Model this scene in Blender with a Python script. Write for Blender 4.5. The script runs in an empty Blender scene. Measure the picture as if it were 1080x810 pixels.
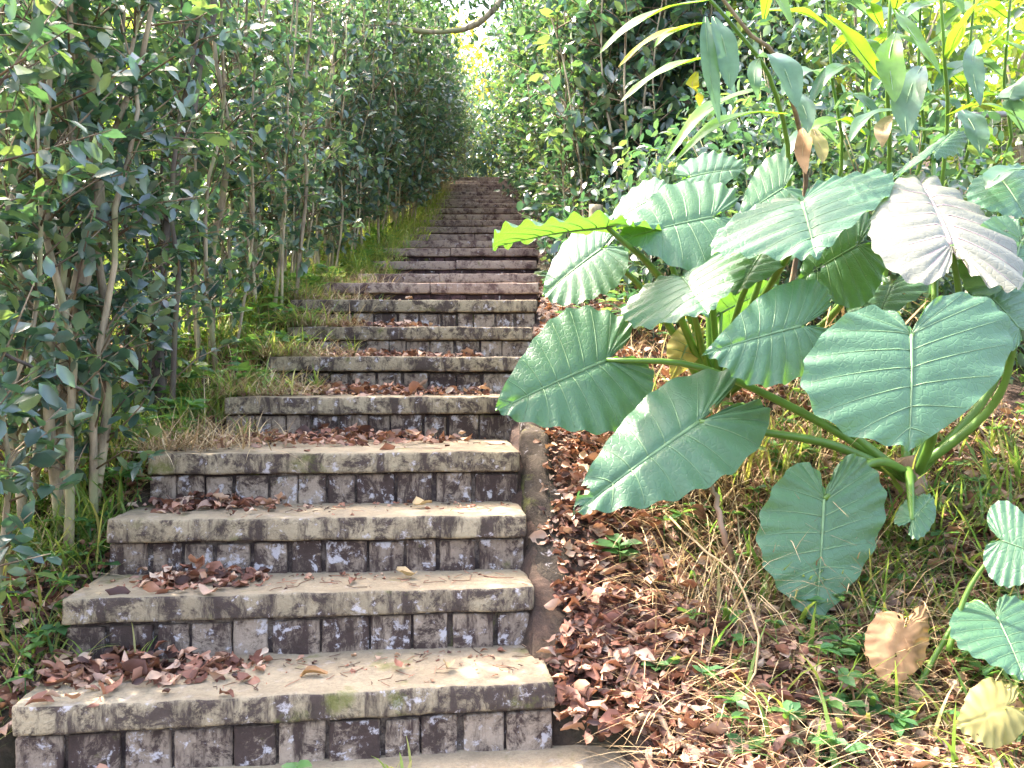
import bpy, bmesh, math, random
import numpy as np
from mathutils import Vector, noise as mnoise

RNG = np.random.default_rng(7)
random.seed(7)
mnoise.seed_set(7)
scene = bpy.context.scene
COL = scene.collection
R_ = 0.17                    # riser height
EYE = 5.4 * R_
F = 900.0                    # focal length in photo pixels (1080 wide)
HOR = 400.0


def at(px, py, d):
    """a measured photo position at a chosen distance d, as a world point"""
    return np.array([(px - 540.0) * d / F, d, EYE + (HOR - py) * d / F])


# ------------------------------------------------------------------ materials
def new_mat(name):
    m = bpy.data.materials.new(name)
    m.use_nodes = True
    nt = m.node_tree
    nt.nodes.clear()
    return m, nt


def N(nt, t, **kw):
    n = nt.nodes.new(t)
    for k, v in kw.items():
        if k in n.inputs:
            n.inputs[k].default_value = v
        else:
            setattr(n, k, v)
    return n


def ramp(nt, stops, interp='LINEAR'):
    n = nt.nodes.new('ShaderNodeValToRGB')
    cr = n.color_ramp
    cr.interpolation = interp
    while len(cr.elements) > 1:
        cr.elements.remove(cr.elements[-1])
    cr.elements[0].position = stops[0][0]
    cr.elements[0].color = (*stops[0][1], 1)
    for p, c in stops[1:]:
        e = cr.elements.new(p)
        e.color = (*c, 1)
    return n


def g(v):
    return (v, v, v)


def leaf_mat(name, cols, trans_cols, trans=0.35, rough=0.38, spec=0.5, nscale=35.0, mott=0.22, quilt=0.0):
    """cols: dark->bright list over leaf-to-leaf variation; thin leaf with light passing through"""
    m, nt = new_mat(name)
    L = nt.links
    geo = N(nt, 'ShaderNodeNewGeometry')
    k = len(cols)
    r1 = ramp(nt, [(i / max(1, k - 1), c) for i, c in enumerate(cols)])
    r2 = ramp(nt, [(i / max(1, len(trans_cols) - 1), c) for i, c in enumerate(trans_cols)])
    L.new(geo.outputs['Random Per Island'], r1.inputs[0])
    L.new(geo.outputs['Random Per Island'], r2.inputs[0])
    tc = N(nt, 'ShaderNodeTexCoord')
    ns = N(nt, 'ShaderNodeTexNoise', Scale=nscale, Detail=4.0)
    L.new(tc.outputs['Object'], ns.inputs['Vector'])
    mr = N(nt, 'ShaderNodeMapRange')
    mr.inputs['From Min'].default_value = 0.3
    mr.inputs['From Max'].default_value = 0.7
    mr.inputs['To Min'].default_value = 1 - mott
    mr.inputs['To Max'].default_value = 1 + mott
    L.new(ns.outputs['Fac'], mr.inputs['Value'])
    mul = N(nt, 'ShaderNodeMix', data_type='RGBA', blend_type='MULTIPLY')
    mul.inputs[0].default_value = 1.0
    L.new(r1.outputs[0], mul.inputs[6])
    L.new(mr.outputs[0], mul.inputs[7])
    p = N(nt, 'ShaderNodeBsdfPrincipled', Roughness=rough)
    p.inputs['Specular IOR Level'].default_value = spec
    L.new(mul.outputs[2], p.inputs['Base Color'])
    if quilt:    # fine net of small veins
        vo = N(nt, 'ShaderNodeTexVoronoi', feature='DISTANCE_TO_EDGE', Scale=quilt)
        L.new(tc.outputs['Object'], vo.inputs['Vector'])
        vr = ramp(nt, [(0.0, g(0)), (0.12, g(1))])
        L.new(vo.outputs['Distance'], vr.inputs[0])
        bp = N(nt, 'ShaderNodeBump', Strength=0.28, Distance=0.003)
        L.new(vr.outputs[0], bp.inputs['Height'])
        n4 = N(nt, 'ShaderNodeTexNoise', Scale=9.0, Detail=5.0)
        L.new(tc.outputs['Object'], n4.inputs['Vector'])
        bp2 = N(nt, 'ShaderNodeBump', Strength=0.22, Distance=0.02)
        L.new(n4.outputs['Fac'], bp2.inputs['Height'])
        L.new(bp2.outputs[0], bp.inputs['Normal'])
        L.new(bp.outputs[0], p.inputs['Normal'])
        # dust and scars
        n5 = N(nt, 'ShaderNodeTexNoise', Scale=70.0, Detail=3.0, Roughness=0.7)
        L.new(tc.outputs['Object'], n5.inputs['Vector'])
        sr = ramp(nt, [(0.69, g(0)), (0.73, g(.55))])
        L.new(n5.outputs['Fac'], sr.inputs[0])
        sm = N(nt, 'ShaderNodeMix', data_type='RGBA')
        L.new(sr.outputs[0], sm.inputs[0])
        L.new(mul.outputs[2], sm.inputs[6])
        sm.inputs[7].default_value = (0.26, 0.25, 0.17, 1)
        L.new(sm.outputs[2], p.inputs['Base Color'])
    t = N(nt, 'ShaderNodeBsdfTranslucent')
    L.new(r2.outputs[0], t.inputs['Color'])
    mx = N(nt, 'ShaderNodeMixShader')
    mx.inputs[0].default_value = trans
    L.new(p.outputs[0], mx.inputs[1])
    L.new(t.outputs[0], mx.inputs[2])
    out = N(nt, 'ShaderNodeOutputMaterial')
    L.new(mx.outputs[0], out.inputs[0])
    return m


def bark_mat(name, c1, c2, c3, scale=18.0, rough=0.85, stretch=0.25):
    m, nt = new_mat(name)
    L = nt.links
    tc = N(nt, 'ShaderNodeTexCoord')
    mp = N(nt, 'ShaderNodeMapping')
    mp.inputs['Scale'].default_value = (1, 1, stretch)
    L.new(tc.outputs['Object'], mp.inputs['Vector'])
    n1 = N(nt, 'ShaderNodeTexNoise', Scale=scale, Detail=8.0, Roughness=0.65)
    L.new(mp.outputs[0], n1.inputs['Vector'])
    n2 = N(nt, 'ShaderNodeTexNoise', Scale=scale * 0.35, Detail=4.0)
    L.new(tc.outputs['Object'], n2.inputs['Vector'])
    r1 = ramp(nt, [(0.35, c1), (0.62, c2)])
    L.new(n1.outputs['Fac'], r1.inputs[0])
    r2 = ramp(nt, [(0.5, g(0)), (0.62, g(1))])
    L.new(n2.outputs['Fac'], r2.inputs[0])
    mx = N(nt, 'ShaderNodeMix', data_type='RGBA')
    L.new(r2.outputs[0], mx.inputs[0])
    L.new(r1.outputs[0], mx.inputs[6])
    mx.inputs[7].default_value = (*c3, 1)
    p = N(nt, 'ShaderNodeBsdfPrincipled', Roughness=rough)
    L.new(mx.outputs[2], p.inputs['Base Color'])
    b = N(nt, 'ShaderNodeBump', Strength=0.6, Distance=0.01)
    L.new(n1.outputs['Fac'], b.inputs['Height'])
    L.new(b.outputs[0], p.inputs['Normal'])
    out = N(nt, 'ShaderNodeOutputMaterial')
    L.new(p.outputs[0], out.inputs[0])
    return m


def stone_mat(name, base1, base2, dark, dark_amt, white_amt, moss_amt, vertical_only=False, seed=0.0, streak=False, bumpd=0.006):
    """weathered concrete: speckle, black lichen, white crust, moss"""
    m, nt = new_mat(name)
    L = nt.links
    tc = N(nt, 'ShaderNodeTexCoord')
    mp = N(nt, 'ShaderNodeMapping')
    mp.inputs['Location'].default_value = (seed, seed * 1.7, seed * 0.3)
    L.new(tc.outputs['Object'], mp.inputs['Vector'])

    def nz(scale, detail=6.0, rough=0.6, dist=0.0):
        n = N(nt, 'ShaderNodeTexNoise', Scale=scale, Detail=detail, Roughness=rough, Distortion=dist)
        L.new(mp.outputs[0], n.inputs['Vector'])
        return n

    def rr(src, a, b):
        r = ramp(nt, [(a, g(0)), (b, g(1))])
        L.new(src, r.inputs[0])
        return r.outputs[0]

    def mix(f, a, b):
        x = N(nt, 'ShaderNodeMix', data_type='RGBA')
        L.new(f, x.inputs[0])
        if isinstance(a, tuple):
            x.inputs[6].default_value = (*a, 1)
        else:
            L.new(a, x.inputs[6])
        if isinstance(b, tuple):
            x.inputs[7].default_value = (*b, 1)
        else:
            L.new(b, x.inputs[7])
        return x.outputs[2]

    def mulv(a, b):
        x = N(nt, 'ShaderNodeMath', operation='MULTIPLY')
        L.new(a, x.inputs[0])
        if isinstance(b, float):
            x.inputs[1].default_value = b
        else:
            L.new(b, x.inputs[1])
        return x.outputs[0]
    big = nz(3.0, 5.0)
    fine = nz(120.0, 3.0, 0.7)
    med = nz(14.0, 10.0, 0.78, 0.4)
    med2 = nz(9.0, 9.0, 0.72, 0.2)
    if streak:   # run-down stains
        mps = N(nt, 'ShaderNodeMapping')
        mps.inputs['Scale'].default_value = (1.5, 1.5, 0.35)
        L.new(mp.outputs[0], mps.inputs['Vector'])
        L.new(mps.outputs[0], med2.inputs['Vector'])
    med3 = nz(22.0, 8.0, 0.7, 0.3)
    geo = N(nt, 'ShaderNodeNewGeometry')
    c = mix(rr(big.outputs['Fac'], 0.35, 0.65), base1, base2)
    c = mix(mulv(rr(fine.outputs['Fac'], 0.45, 0.75), 0.45), c, tuple(v * 0.45 for v in base1))
    # block-to-block tone
    isl = ramp(nt, [(0.0, g(0)), (1.0, g(1))])
    L.new(geo.outputs['Random Per Island'], isl.inputs[0])
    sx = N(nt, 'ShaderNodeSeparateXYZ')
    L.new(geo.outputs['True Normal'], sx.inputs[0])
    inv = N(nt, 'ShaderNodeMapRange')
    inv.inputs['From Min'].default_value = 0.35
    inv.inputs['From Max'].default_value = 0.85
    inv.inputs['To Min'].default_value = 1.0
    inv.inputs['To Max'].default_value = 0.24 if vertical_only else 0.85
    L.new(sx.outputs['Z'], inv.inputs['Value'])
    # each block weathered to its own degree
    offs = N(nt, 'ShaderNodeMapRange')
    offs.inputs['To Min'].default_value = -0.05
    offs.inputs['To Max'].default_value = 0.055
    L.new(geo.outputs['Random Per Island'], offs.inputs['Value'])

    def addv(a):
        x = N(nt, 'ShaderNodeMath', operation='ADD')
        L.new(a, x.inputs[0])
        L.new(offs.outputs[0], x.inputs[1])
        return x.outputs[0]
    dk = rr(addv(med.outputs['Fac']) if not vertical_only else med.outputs['Fac'], 0.60 - dark_amt, 0.70 - dark_amt)
    dk2 = rr(addv(med2.outputs['Fac']) if not vertical_only else med2.outputs['Fac'], 0.62 - dark_amt, 0.72 - dark_amt)
    add = N(nt, 'ShaderNodeMath', operation='MAXIMUM')
    L.new(dk, add.inputs[0])
    L.new(dk2, add.inputs[1])
    dcol = mix(rr(med3.outputs['Fac'], 0.35, 0.7), dark, tuple(v * 2.4 for v in dark))
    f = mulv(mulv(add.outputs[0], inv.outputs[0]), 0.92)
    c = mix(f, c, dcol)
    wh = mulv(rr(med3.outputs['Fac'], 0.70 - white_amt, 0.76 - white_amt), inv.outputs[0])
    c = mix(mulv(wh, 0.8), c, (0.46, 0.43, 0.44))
    ms = mulv(rr(nz(5.0, 8.0, 0.65, 0.2).outputs['Fac'], 0.72 - moss_amt, 0.80 - moss_amt), 0.75)
    c = mix(ms, c, (0.12, 0.13, 0.03))
    p = N(nt, 'ShaderNodeBsdfPrincipled', Roughness=0.9)
    p.inputs['Specular IOR Level'].default_value = 0.25
    L.new(c, p.inputs['Base Color'])
    b = N(nt, 'ShaderNodeBump', Strength=0.6, Distance=bumpd)
    sm = N(nt, 'ShaderNodeMath', operation='ADD')
    L.new(fine.outputs['Fac'], sm.inputs[0])
    L.new(med.outputs['Fac'], sm.inputs[1])
    L.new(sm.outputs[0], b.inputs['Height'])
    L.new(b.outputs[0], p.inputs['Normal'])
    out = N(nt, 'ShaderNodeOutputMaterial')
    L.new(p.outputs[0], out.inputs[0])
    return m


def soil_mat():
    m, nt = new_mat('soil')
    L = nt.links
    tc = N(nt, 'ShaderNodeTexCoord')
    n1 = N(nt, 'ShaderNodeTexNoise', Scale=25.0, Detail=10.0, Roughness=0.75)
    n2 = N(nt, 'ShaderNodeTexNoise', Scale=1.3, Detail=6.0)
    L.new(tc.outputs['Object'], n1.inputs['Vector'])
    L.new(tc.outputs['Object'], n2.inputs['Vector'])
    r1 = ramp(nt, [(0.3, (0.018, 0.011, 0.008)), (0.55, (0.07, 0.040, 0.028)), (0.75, (0.17, 0.10, 0.07))])
    L.new(n1.outputs['Fac'], r1.inputs[0])
    r2 = ramp(nt, [(0.5, g(0)), (0.7, g(0.7))])
    L.new(n2.outputs['Fac'], r2.inputs[0])
    mx = N(nt, 'ShaderNodeMix', data_type='RGBA')
    L.new(r2.outputs[0], mx.inputs[0])
    L.new(r1.outputs[0], mx.inputs[6])
    mx.inputs[7].default_value = (0.045, 0.06, 0.018, 1)
    p = N(nt, 'ShaderNodeBsdfPrincipled', Roughness=0.95)
    L.new(mx.outputs[2], p.inputs['Base Color'])
    b = N(nt, 'ShaderNodeBump', Strength=0.9, Distance=0.03)
    L.new(n1.outputs['Fac'], b.inputs['Height'])
    L.new(b.outputs[0], p.inputs['Normal'])
    out = N(nt, 'ShaderNodeOutputMaterial')
    L.new(p.outputs[0], out.inputs[0])
    return m


M = {}
M['soil'] = soil_mat()
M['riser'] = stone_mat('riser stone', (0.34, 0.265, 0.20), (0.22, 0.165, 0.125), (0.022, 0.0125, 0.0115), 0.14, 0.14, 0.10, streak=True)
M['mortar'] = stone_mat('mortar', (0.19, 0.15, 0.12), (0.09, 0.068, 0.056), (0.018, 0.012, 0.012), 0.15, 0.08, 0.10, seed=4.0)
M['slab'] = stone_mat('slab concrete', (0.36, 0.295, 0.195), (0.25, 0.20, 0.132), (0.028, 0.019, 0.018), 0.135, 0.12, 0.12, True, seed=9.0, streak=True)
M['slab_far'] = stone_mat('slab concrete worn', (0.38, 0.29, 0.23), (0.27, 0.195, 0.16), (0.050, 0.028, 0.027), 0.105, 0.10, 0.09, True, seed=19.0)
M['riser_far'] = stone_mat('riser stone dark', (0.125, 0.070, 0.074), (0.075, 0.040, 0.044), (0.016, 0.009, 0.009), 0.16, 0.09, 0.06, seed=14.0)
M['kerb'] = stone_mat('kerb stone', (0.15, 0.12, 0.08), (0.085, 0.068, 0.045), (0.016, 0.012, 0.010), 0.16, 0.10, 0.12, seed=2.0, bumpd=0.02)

M['camellia'] = leaf_mat('camellia leaf',
                         [(0.026, 0.054, 0.050), (0.042, 0.084, 0.070), (0.066, 0.118, 0.090), (0.085, 0.142, 0.098), (0.13, 0.18, 0.085)],
                         [(0.06, 0.18, 0.075), (0.11, 0.29, 0.075), (0.30, 0.46, 0.08)], 0.28, 0.30, 0.95)
M['camellia_far'] = leaf_mat('camellia leaf upper',
                             [(0.028, 0.058, 0.058), (0.046, 0.088, 0.080), (0.068, 0.118, 0.098), (0.098, 0.152, 0.10), (0.13, 0.18, 0.09)],
                             [(0.08, 0.22, 0.09), (0.15, 0.32, 0.10), (0.30, 0.45, 0.10)], 0.26, 0.34, 0.85)
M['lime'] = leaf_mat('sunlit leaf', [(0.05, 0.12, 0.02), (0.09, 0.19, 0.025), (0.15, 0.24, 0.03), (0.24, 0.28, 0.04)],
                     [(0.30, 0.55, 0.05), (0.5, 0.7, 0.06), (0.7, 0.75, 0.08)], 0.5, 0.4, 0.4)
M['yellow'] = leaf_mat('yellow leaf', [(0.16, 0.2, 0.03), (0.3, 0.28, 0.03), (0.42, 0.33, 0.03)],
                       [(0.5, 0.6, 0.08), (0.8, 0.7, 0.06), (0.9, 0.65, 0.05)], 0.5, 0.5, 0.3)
M['understory'] = leaf_mat('understory leaf', [(0.022, 0.05, 0.030), (0.040, 0.085, 0.042), (0.065, 0.12, 0.05), (0.11, 0.16, 0.045), (0.2, 0.2, 0.04)],
                           [(0.10, 0.25, 0.04), (0.2, 0.38, 0.05), (0.45, 0.5, 0.06)], 0.3, 0.4, 0.6)
M['canopy'] = leaf_mat('canopy leaf', [(0.015, 0.035, 0.03), (0.03, 0.06, 0.045), (0.05, 0.09, 0.05)],
                       [(0.08, 0.2, 0.07), (0.15, 0.3, 0.08)], 0.3, 0.45, 0.4)
M['grass'] = leaf_mat('grass blade', [(0.035, 0.095, 0.03), (0.06, 0.14, 0.035), (0.10, 0.18, 0.035), (0.17, 0.22, 0.05), (0.28, 0.23, 0.09)],
                      [(0.2, 0.42, 0.06), (0.4, 0.55, 0.08), (0.5, 0.5, 0.1)], 0.35, 0.5, 0.35)
M['grass_lit'] = leaf_mat('grass blade sunlit yellow-green', [(0.07, 0.15, 0.04), (0.13, 0.22, 0.05), (0.24, 0.28, 0.07), (0.36, 0.31, 0.12)],  # yellow-green grass, with sunlight painted into the brighter colour
                          [(0.35, 0.55, 0.08), (0.55, 0.6, 0.1)], 0.35, 0.5, 0.3)
M['straw'] = leaf_mat('straw', [(0.16, 0.10, 0.055), (0.30, 0.20, 0.11), (0.46, 0.34, 0.19), (0.55, 0.45, 0.28)],
                      [(0.3, 0.22, 0.1), (0.5, 0.4, 0.2)], 0.2, 0.7, 0.2)
M['litter'] = leaf_mat('dead leaf', [(0.030, 0.016, 0.014), (0.07, 0.032, 0.026), (0.16, 0.062, 0.040), (0.27, 0.12, 0.078), (0.38, 0.20, 0.13), (0.50, 0.34, 0.23)],
                       [(0.2, 0.08, 0.04), (0.35, 0.17, 0.08)], 0.15, 0.6, 0.35)
M['litter_pale'] = leaf_mat('dead leaf faded', [(0.20, 0.12, 0.09), (0.32, 0.20, 0.15), (0.44, 0.30, 0.22), (0.52, 0.40, 0.30)],
                            [(0.3, 0.15, 0.08), (0.4, 0.22, 0.1)], 0.15, 0.7, 0.25)
M['herb'] = leaf_mat('herb leaf', [(0.03, 0.10, 0.04), (0.05, 0.14, 0.05), (0.09, 0.20, 0.05)],
                     [(0.15, 0.4, 0.06), (0.3, 0.5, 0.08)], 0.35, 0.45, 0.4)
M['taro'] = leaf_mat('elephant ear blade', [(0.040, 0.112, 0.060), (0.060, 0.142, 0.076)],
                     [(0.16, 0.46, 0.03), (0.22, 0.52, 0.04)], 0.22, 0.44, 0.55, 25.0, 0.12, quilt=55.0)
M['taro_sheen'] = leaf_mat('elephant ear blade painted sheen', [(0.125, 0.135, 0.105), (0.15, 0.155, 0.12)],  # sun sheen on a single leaf, put into a paler base colour
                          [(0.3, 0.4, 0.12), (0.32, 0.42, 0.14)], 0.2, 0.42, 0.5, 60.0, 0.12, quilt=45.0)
M['taro_yellow'] = leaf_mat('elephant ear blade yellowing', [(0.22, 0.20, 0.07), (0.27, 0.225, 0.08)],
                            [(0.5, 0.5, 0.1), (0.55, 0.5, 0.1)], 0.25, 0.6, 0.3, 14.0, 0.45)
M['taro_dead'] = leaf_mat('elephant ear blade withered', [(0.28, 0.155, 0.075), (0.33, 0.19, 0.095)],
                          [(0.4, 0.25, 0.1), (0.45, 0.28, 0.1)], 0.15, 0.75, 0.2, 16.0, 0.55)
M['vein'] = leaf_mat('leaf vein', [(0.11, 0.21, 0.10), (0.14, 0.24, 0.115)], [(0.3, 0.5, 0.1), (0.3, 0.5, 0.1)], 0.1, 0.5, 0.4)
M['vein_pale'] = leaf_mat('leaf vein pale', [(0.30, 0.22, 0.22), (0.33, 0.25, 0.24)], [(0.3, 0.3, 0.2), (0.3, 0.3, 0.2)], 0.1, 0.5, 0.4)
M['petiole'] = leaf_mat('petiole', [(0.06, 0.15, 0.025), (0.11, 0.22, 0.035)], [(0.2, 0.4, 0.05), (0.2, 0.4, 0.05)], 0.12, 0.4, 0.5, 12.0)
M['ginger'] = leaf_mat('ginger blade', [(0.045, 0.13, 0.025), (0.07, 0.17, 0.025), (0.11, 0.20, 0.025)],
                       [(0.14, 0.40, 0.02), (0.22, 0.48, 0.025), (0.34, 0.52, 0.03)], 0.36, 0.36, 0.6)
M['ginger_blue'] = leaf_mat('ginger blade bluish', [(0.036, 0.095, 0.055), (0.06, 0.13, 0.078)],
                            [(0.15, 0.35, 0.12), (0.2, 0.4, 0.12)], 0.3, 0.36, 0.5)
M['bark'] = bark_mat('bark', (0.10, 0.072, 0.048), (0.42, 0.34, 0.22), (0.24, 0.24, 0.12))
M['bark_dark'] = bark_mat('bark dark', (0.035, 0.026, 0.022), (0.11, 0.085, 0.065), (0.11, 0.12, 0.055))
M['twig'] = bark_mat('twig', (0.12, 0.08, 0.05), (0.28, 0.21, 0.13), (0.10, 0.07, 0.05))
M['metal'] = bark_mat('fence metal', (0.16, 0.16, 0.16), (0.26, 0.26, 0.25), (0.13, 0.09, 0.07), 30.0, 0.55, 1.0)
M['dead_stalk'] = bark_mat('dead stalk', (0.16, 0.09, 0.06), (0.34, 0.22, 0.15), (0.24, 0.17, 0.11), 25.0)


# ------------------------------------------------------------------ object helpers
def link(o, parent=None):
    COL.objects.link(o)
    if parent is not None:
        o.parent = parent
    return o


def tag(o, label=None, cat=None, group=None, kind=None):
    if label:
        o['label'] = label
    if cat:
        o['category'] = cat
    if group:
        o['group'] = group
    if kind:
        o['kind'] = kind
    return o


def empty(name, loc, label, cat, group=None, rz=0.0):
    o = bpy.data.objects.new(name, None)
    o.empty_display_size = 0.05
    o.location = tuple(loc)
    o.rotation_euler = (0, 0, rz)
    link(o)
    return tag(o, label, cat, group)


class MB:
    """collects vertices and faces in numpy blocks"""
    def __init__(s):
        s.v = []
        s.loops = []
        s.sizes = []
        s.n = 0

    def add(s, V, faces):
        V = np.asarray(V, dtype=np.float64).reshape(-1, 3)
        for f in faces:
            s.loops.append(np.asarray(f, dtype=np.int64) + s.n)
            s.sizes.append(np.array([len(f)], dtype=np.int64))
        s.v.append(V)
        s.n += len(V)

    def add_array(s, V, loops, sizes):
        V = np.asarray(V, dtype=np.float64).reshape(-1, 3)
        s.v.append(V)
        s.loops.append(np.asarray(loops, dtype=np.int64).ravel() + s.n)
        s.sizes.append(np.asarray(sizes, dtype=np.int64).ravel())
        s.n += len(V)

    def mesh(s, name, mat, smooth=True):
        me = bpy.data.meshes.new(name)
        V = np.concatenate(s.v) if s.v else np.zeros((0, 3))
        lp = np.concatenate(s.loops) if s.loops else np.zeros(0, int)
        sz = np.concatenate(s.sizes) if s.sizes else np.zeros(0, int)
        me.vertices.add(len(V))
        me.vertices.foreach_set('co', V.astype(np.float32).ravel())
        me.loops.add(len(lp))
        me.loops.foreach_set('vertex_index', lp.astype(np.int32))
        me.polygons.add(len(sz))
        st = np.concatenate([[0], np.cumsum(sz)[:-1]]) if len(sz) else np.zeros(0)
        me.polygons.foreach_set('loop_start', st.astype(np.int32))
        me.update(calc_edges=True)
        if smooth:
            me.polygons.foreach_set('use_smooth', np.ones(len(sz), dtype=bool))
        me.validate()
        if mat is not None:
            me.materials.append(mat)
        return me

    def obj(s, name, mat, parent=None, smooth=True, origin=None):
        if origin is not None:
            for i in range(len(s.v)):
                s.v[i] = s.v[i] - np.asarray(origin)
        o = bpy.data.objects.new(name, s.mesh(name, mat, smooth))
        if origin is not None:
            o.location = tuple(origin)
        return link(o, parent)


# leaf template: folded ovate leaf, x across, y along, z up
LT = np.array([[0, 0, 0], [-.40, .27, .06], [0, .30, 0], [.40, .27, .06], [-.43, .66, .04], [0, .64, -.02], [.43, .66, .04], [0, 1.0, -.11]])
LF_LOOPS = np.array([0, 2, 1, 0, 3, 2, 1, 2, 5, 4, 2, 3, 6, 5, 4, 5, 7, 5, 6, 7])
LF_SIZES = np.array([3, 3, 4, 4, 3, 3])


def nrm(a):
    return a / np.maximum(np.linalg.norm(a, axis=-1, keepdims=True), 1e-9)


def leaves(mb, P, D, U, length, width, template=LT, loops=LF_LOOPS, sizes=LF_SIZES):
    """N leaves at P, pointing along D, upper side U"""
    n = len(P)
    if n == 0:
        return
    D = nrm(D)
    X = nrm(np.cross(D, U))
    Z = np.cross(X, D)
    tv = len(template)
    V = (P[:, None, :] + X[:, None, :] * (template[None, :, 0:1] * width[:, None, None])
         + D[:, None, :] * (template[None, :, 1:2] * length[:, None, None])
         + Z[:, None, :] * (template[None, :, 2:3] * length[:, None, None]))
    LP = (loops[None, :] + (np.arange(n) * tv)[:, None]).ravel()
    mb.add_array(V.reshape(-1, 3), LP, np.tile(sizes, n))


def tubes(mb, paths, radii, seg=4):
    """N tubes with K points each"""
    paths = np.asarray(paths, float)
    radii = np.asarray(radii, float)
    n, k, _ = paths.shape
    T = np.gradient(paths, axis=1)
    T = nrm(T)
    ref = np.where(np.abs(T[:, :1, 2:3]) > 0.8, np.array([1.0, 0.15, 0.1]), np.array([0.1, 0.05, 1.0]))
    ref = np.broadcast_to(ref, T.shape)
    A = nrm(np.cross(T, ref))
    B = np.cross(T, A)
    ang = np.arange(seg) * 2 * math.pi / seg
    V = (paths[:, :, None, :] + (A[:, :, None, :] * np.cos(ang)[None, None, :, None]
                                 + B[:, :, None, :] * np.sin(ang)[None, None, :, None]) * radii[:, :, None, None])
    i = np.arange(k - 1)[:, None]
    j = np.arange(seg)[None, :]
    j2 = (j + 1) % seg
    q = np.stack([i * seg + j, i * seg + j2, (i + 1) * seg + j2, (i + 1) * seg + j], axis=-1).reshape(-1, 4)
    lp = [q.ravel()]
    sz = [np.full(len(q), 4)]
    lp.append(np.arange(seg)[::-1])
    lp.append((k - 1) * seg + np.arange(seg))
    sz.append(np.array([seg, seg]))
    lp = np.concatenate(lp)
    sz = np.concatenate(sz)
    LP = (lp[None, :] + (np.arange(n) * k * seg)[:, None]).ravel()
    mb.add_array(V.reshape(-1, 3), LP, np.tile(sz, n))


def curve_pts(pts, k):
    """Catmull-Rom through pts, k samples"""
    p = np.asarray(pts, float)
    p = np.concatenate([[2 * p[0] - p[1]], p, [2 * p[-1] - p[-2]]])
    m = len(p) - 3
    out = []
    for t in np.linspace(0, m - 1e-6, k):
        i = int(t)
        f = t - i
        a, b, c, d = p[i], p[i + 1], p[i + 2], p[i + 3]
        out.append(0.5 * ((2 * b) + (-a + c) * f + (2 * a - 5 * b + 4 * c - d) * f * f + (-a + 3 * b - 3 * c + d) * f ** 3))
    return np.array(out)


def tube_obj(name, pts, r0, r1, mat, parent=None, k=14, seg=8, origin=None, wob=0.0, rng=RNG):
    c = curve_pts(pts, k)
    if wob:
        c[1:-1] += rng.normal(0, wob, (k - 2, 3))
    rad = np.linspace(r0, r1, k)
    if wob:
        rad = rad * rng.uniform(0.88, 1.14, k)
    mb = MB()
    tubes(mb, c[None], rad[None], seg)
    return mb.obj(name, mat, parent, origin=origin)


def blades(mb, P, az, length, width, lean, droop, k=5):
    """grass blades: base P, heading az, starting lean from vertical, extra bend droop (radians)"""
    n = len(P)
    s = np.linspace(0, 1, k)
    th = lean[:, None] + droop[:, None] * s[None, :]
    ds = length[:, None] / (k - 1)
    hx = np.concatenate([np.zeros((n, 1)), np.cumsum(np.sin(th[:, :-1]) * ds, axis=1)], 1)
    hz = np.concatenate([np.zeros((n, 1)), np.cumsum(np.cos(th[:, :-1]) * ds, axis=1)], 1)
    H = np.stack([np.cos(az), np.sin(az), np.zeros(n)], -1)
    S = np.stack([-np.sin(az), np.cos(az), np.zeros(n)], -1)
    C = P[:, None, :] + H[:, None, :] * hx[..., None] + np.array([0, 0, 1.0]) * hz[..., None]
    w = width[:, None] * np.array([0.7, 1.0, 0.85, 0.5, 0.06] if k == 5 else np.interp(s, [0, .3, .7, 1], [.7, 1, .7, .06]))[None, :]
    Lv = C - S[:, None, :] * w[..., None] * 0.5
    Rv = C + S[:, None, :] * w[..., None] * 0.5
    V = np.stack([Lv, Rv], 2).reshape(n, k * 2, 3)
    i = np.arange(k - 1) * 2
    q = np.stack([i, i + 1, i + 3, i + 2], -1).ravel()
    LP = (q[None, :] + (np.arange(n) * k * 2)[:, None]).ravel()
    mb.add_array(V.reshape(-1, 3), LP, np.full(n * (k - 1), 4))


# ------------------------------------------------------------------ stairs profile
U_ = [None, .01375, .0155, .0168, .0185, .0222, .0258, .0286, .0310, .0353, .0412, .0448, .0478, .0520, .0562,
      .0596, .0631, .0667, .0698, .0731, .0768, .0804, .0838, .0870, .0902, .0935, .0965]
D_ = [1.45] + [u * 900 * R_ for u in U_[1:]]
NST = len(D_) - 1
RIGHT = [.37, .107, .062, .042, .026, .026, .06, .107, .14, .168, .18, .20, .225, .22, .20, .18, .16, .15, .12, .10, .08, .06, .04, .02, 0.0, 0.0, 0.0]
LEFT = [-1.45, -1.14, -1.18, -1.18, -1.17, -1.13, -1.13, -1.15, -1.24, -1.20, -1.14, -1.12, -1.10, -1.09, -1.09, -1.09, -1.09, -1.09, -1.09, -1.09, -1.10, -1.10, -1.10, -1.12, -1.13, -1.13, -1.13]
ANG = [8.0, 7.6, 6.4, 4.4, 4.6, 2.5, 1.0, 0.5] + [0.0] * 30
_pd = [-60, -10, 0.0, 1.4] + D_[1:] + [D_[-1] + 1.0, D_[-1] + 6, 60, 400]
_pz = [-7, -2.2, -0.65, -0.14] + [(k - 0.62) * R_ for k in range(1, NST + 1)] + [NST * R_ + .05, NST * R_ + .4, NST * R_ + 3, NST * R_ + 3]


def hill(y):
    return np.interp(y, _pd, _pz)


def stair_edge(y):
    return np.interp(y, D_, LEFT), np.where(np.asarray(y) < 2.12, .29, np.interp(y, D_, RIGHT))


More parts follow.
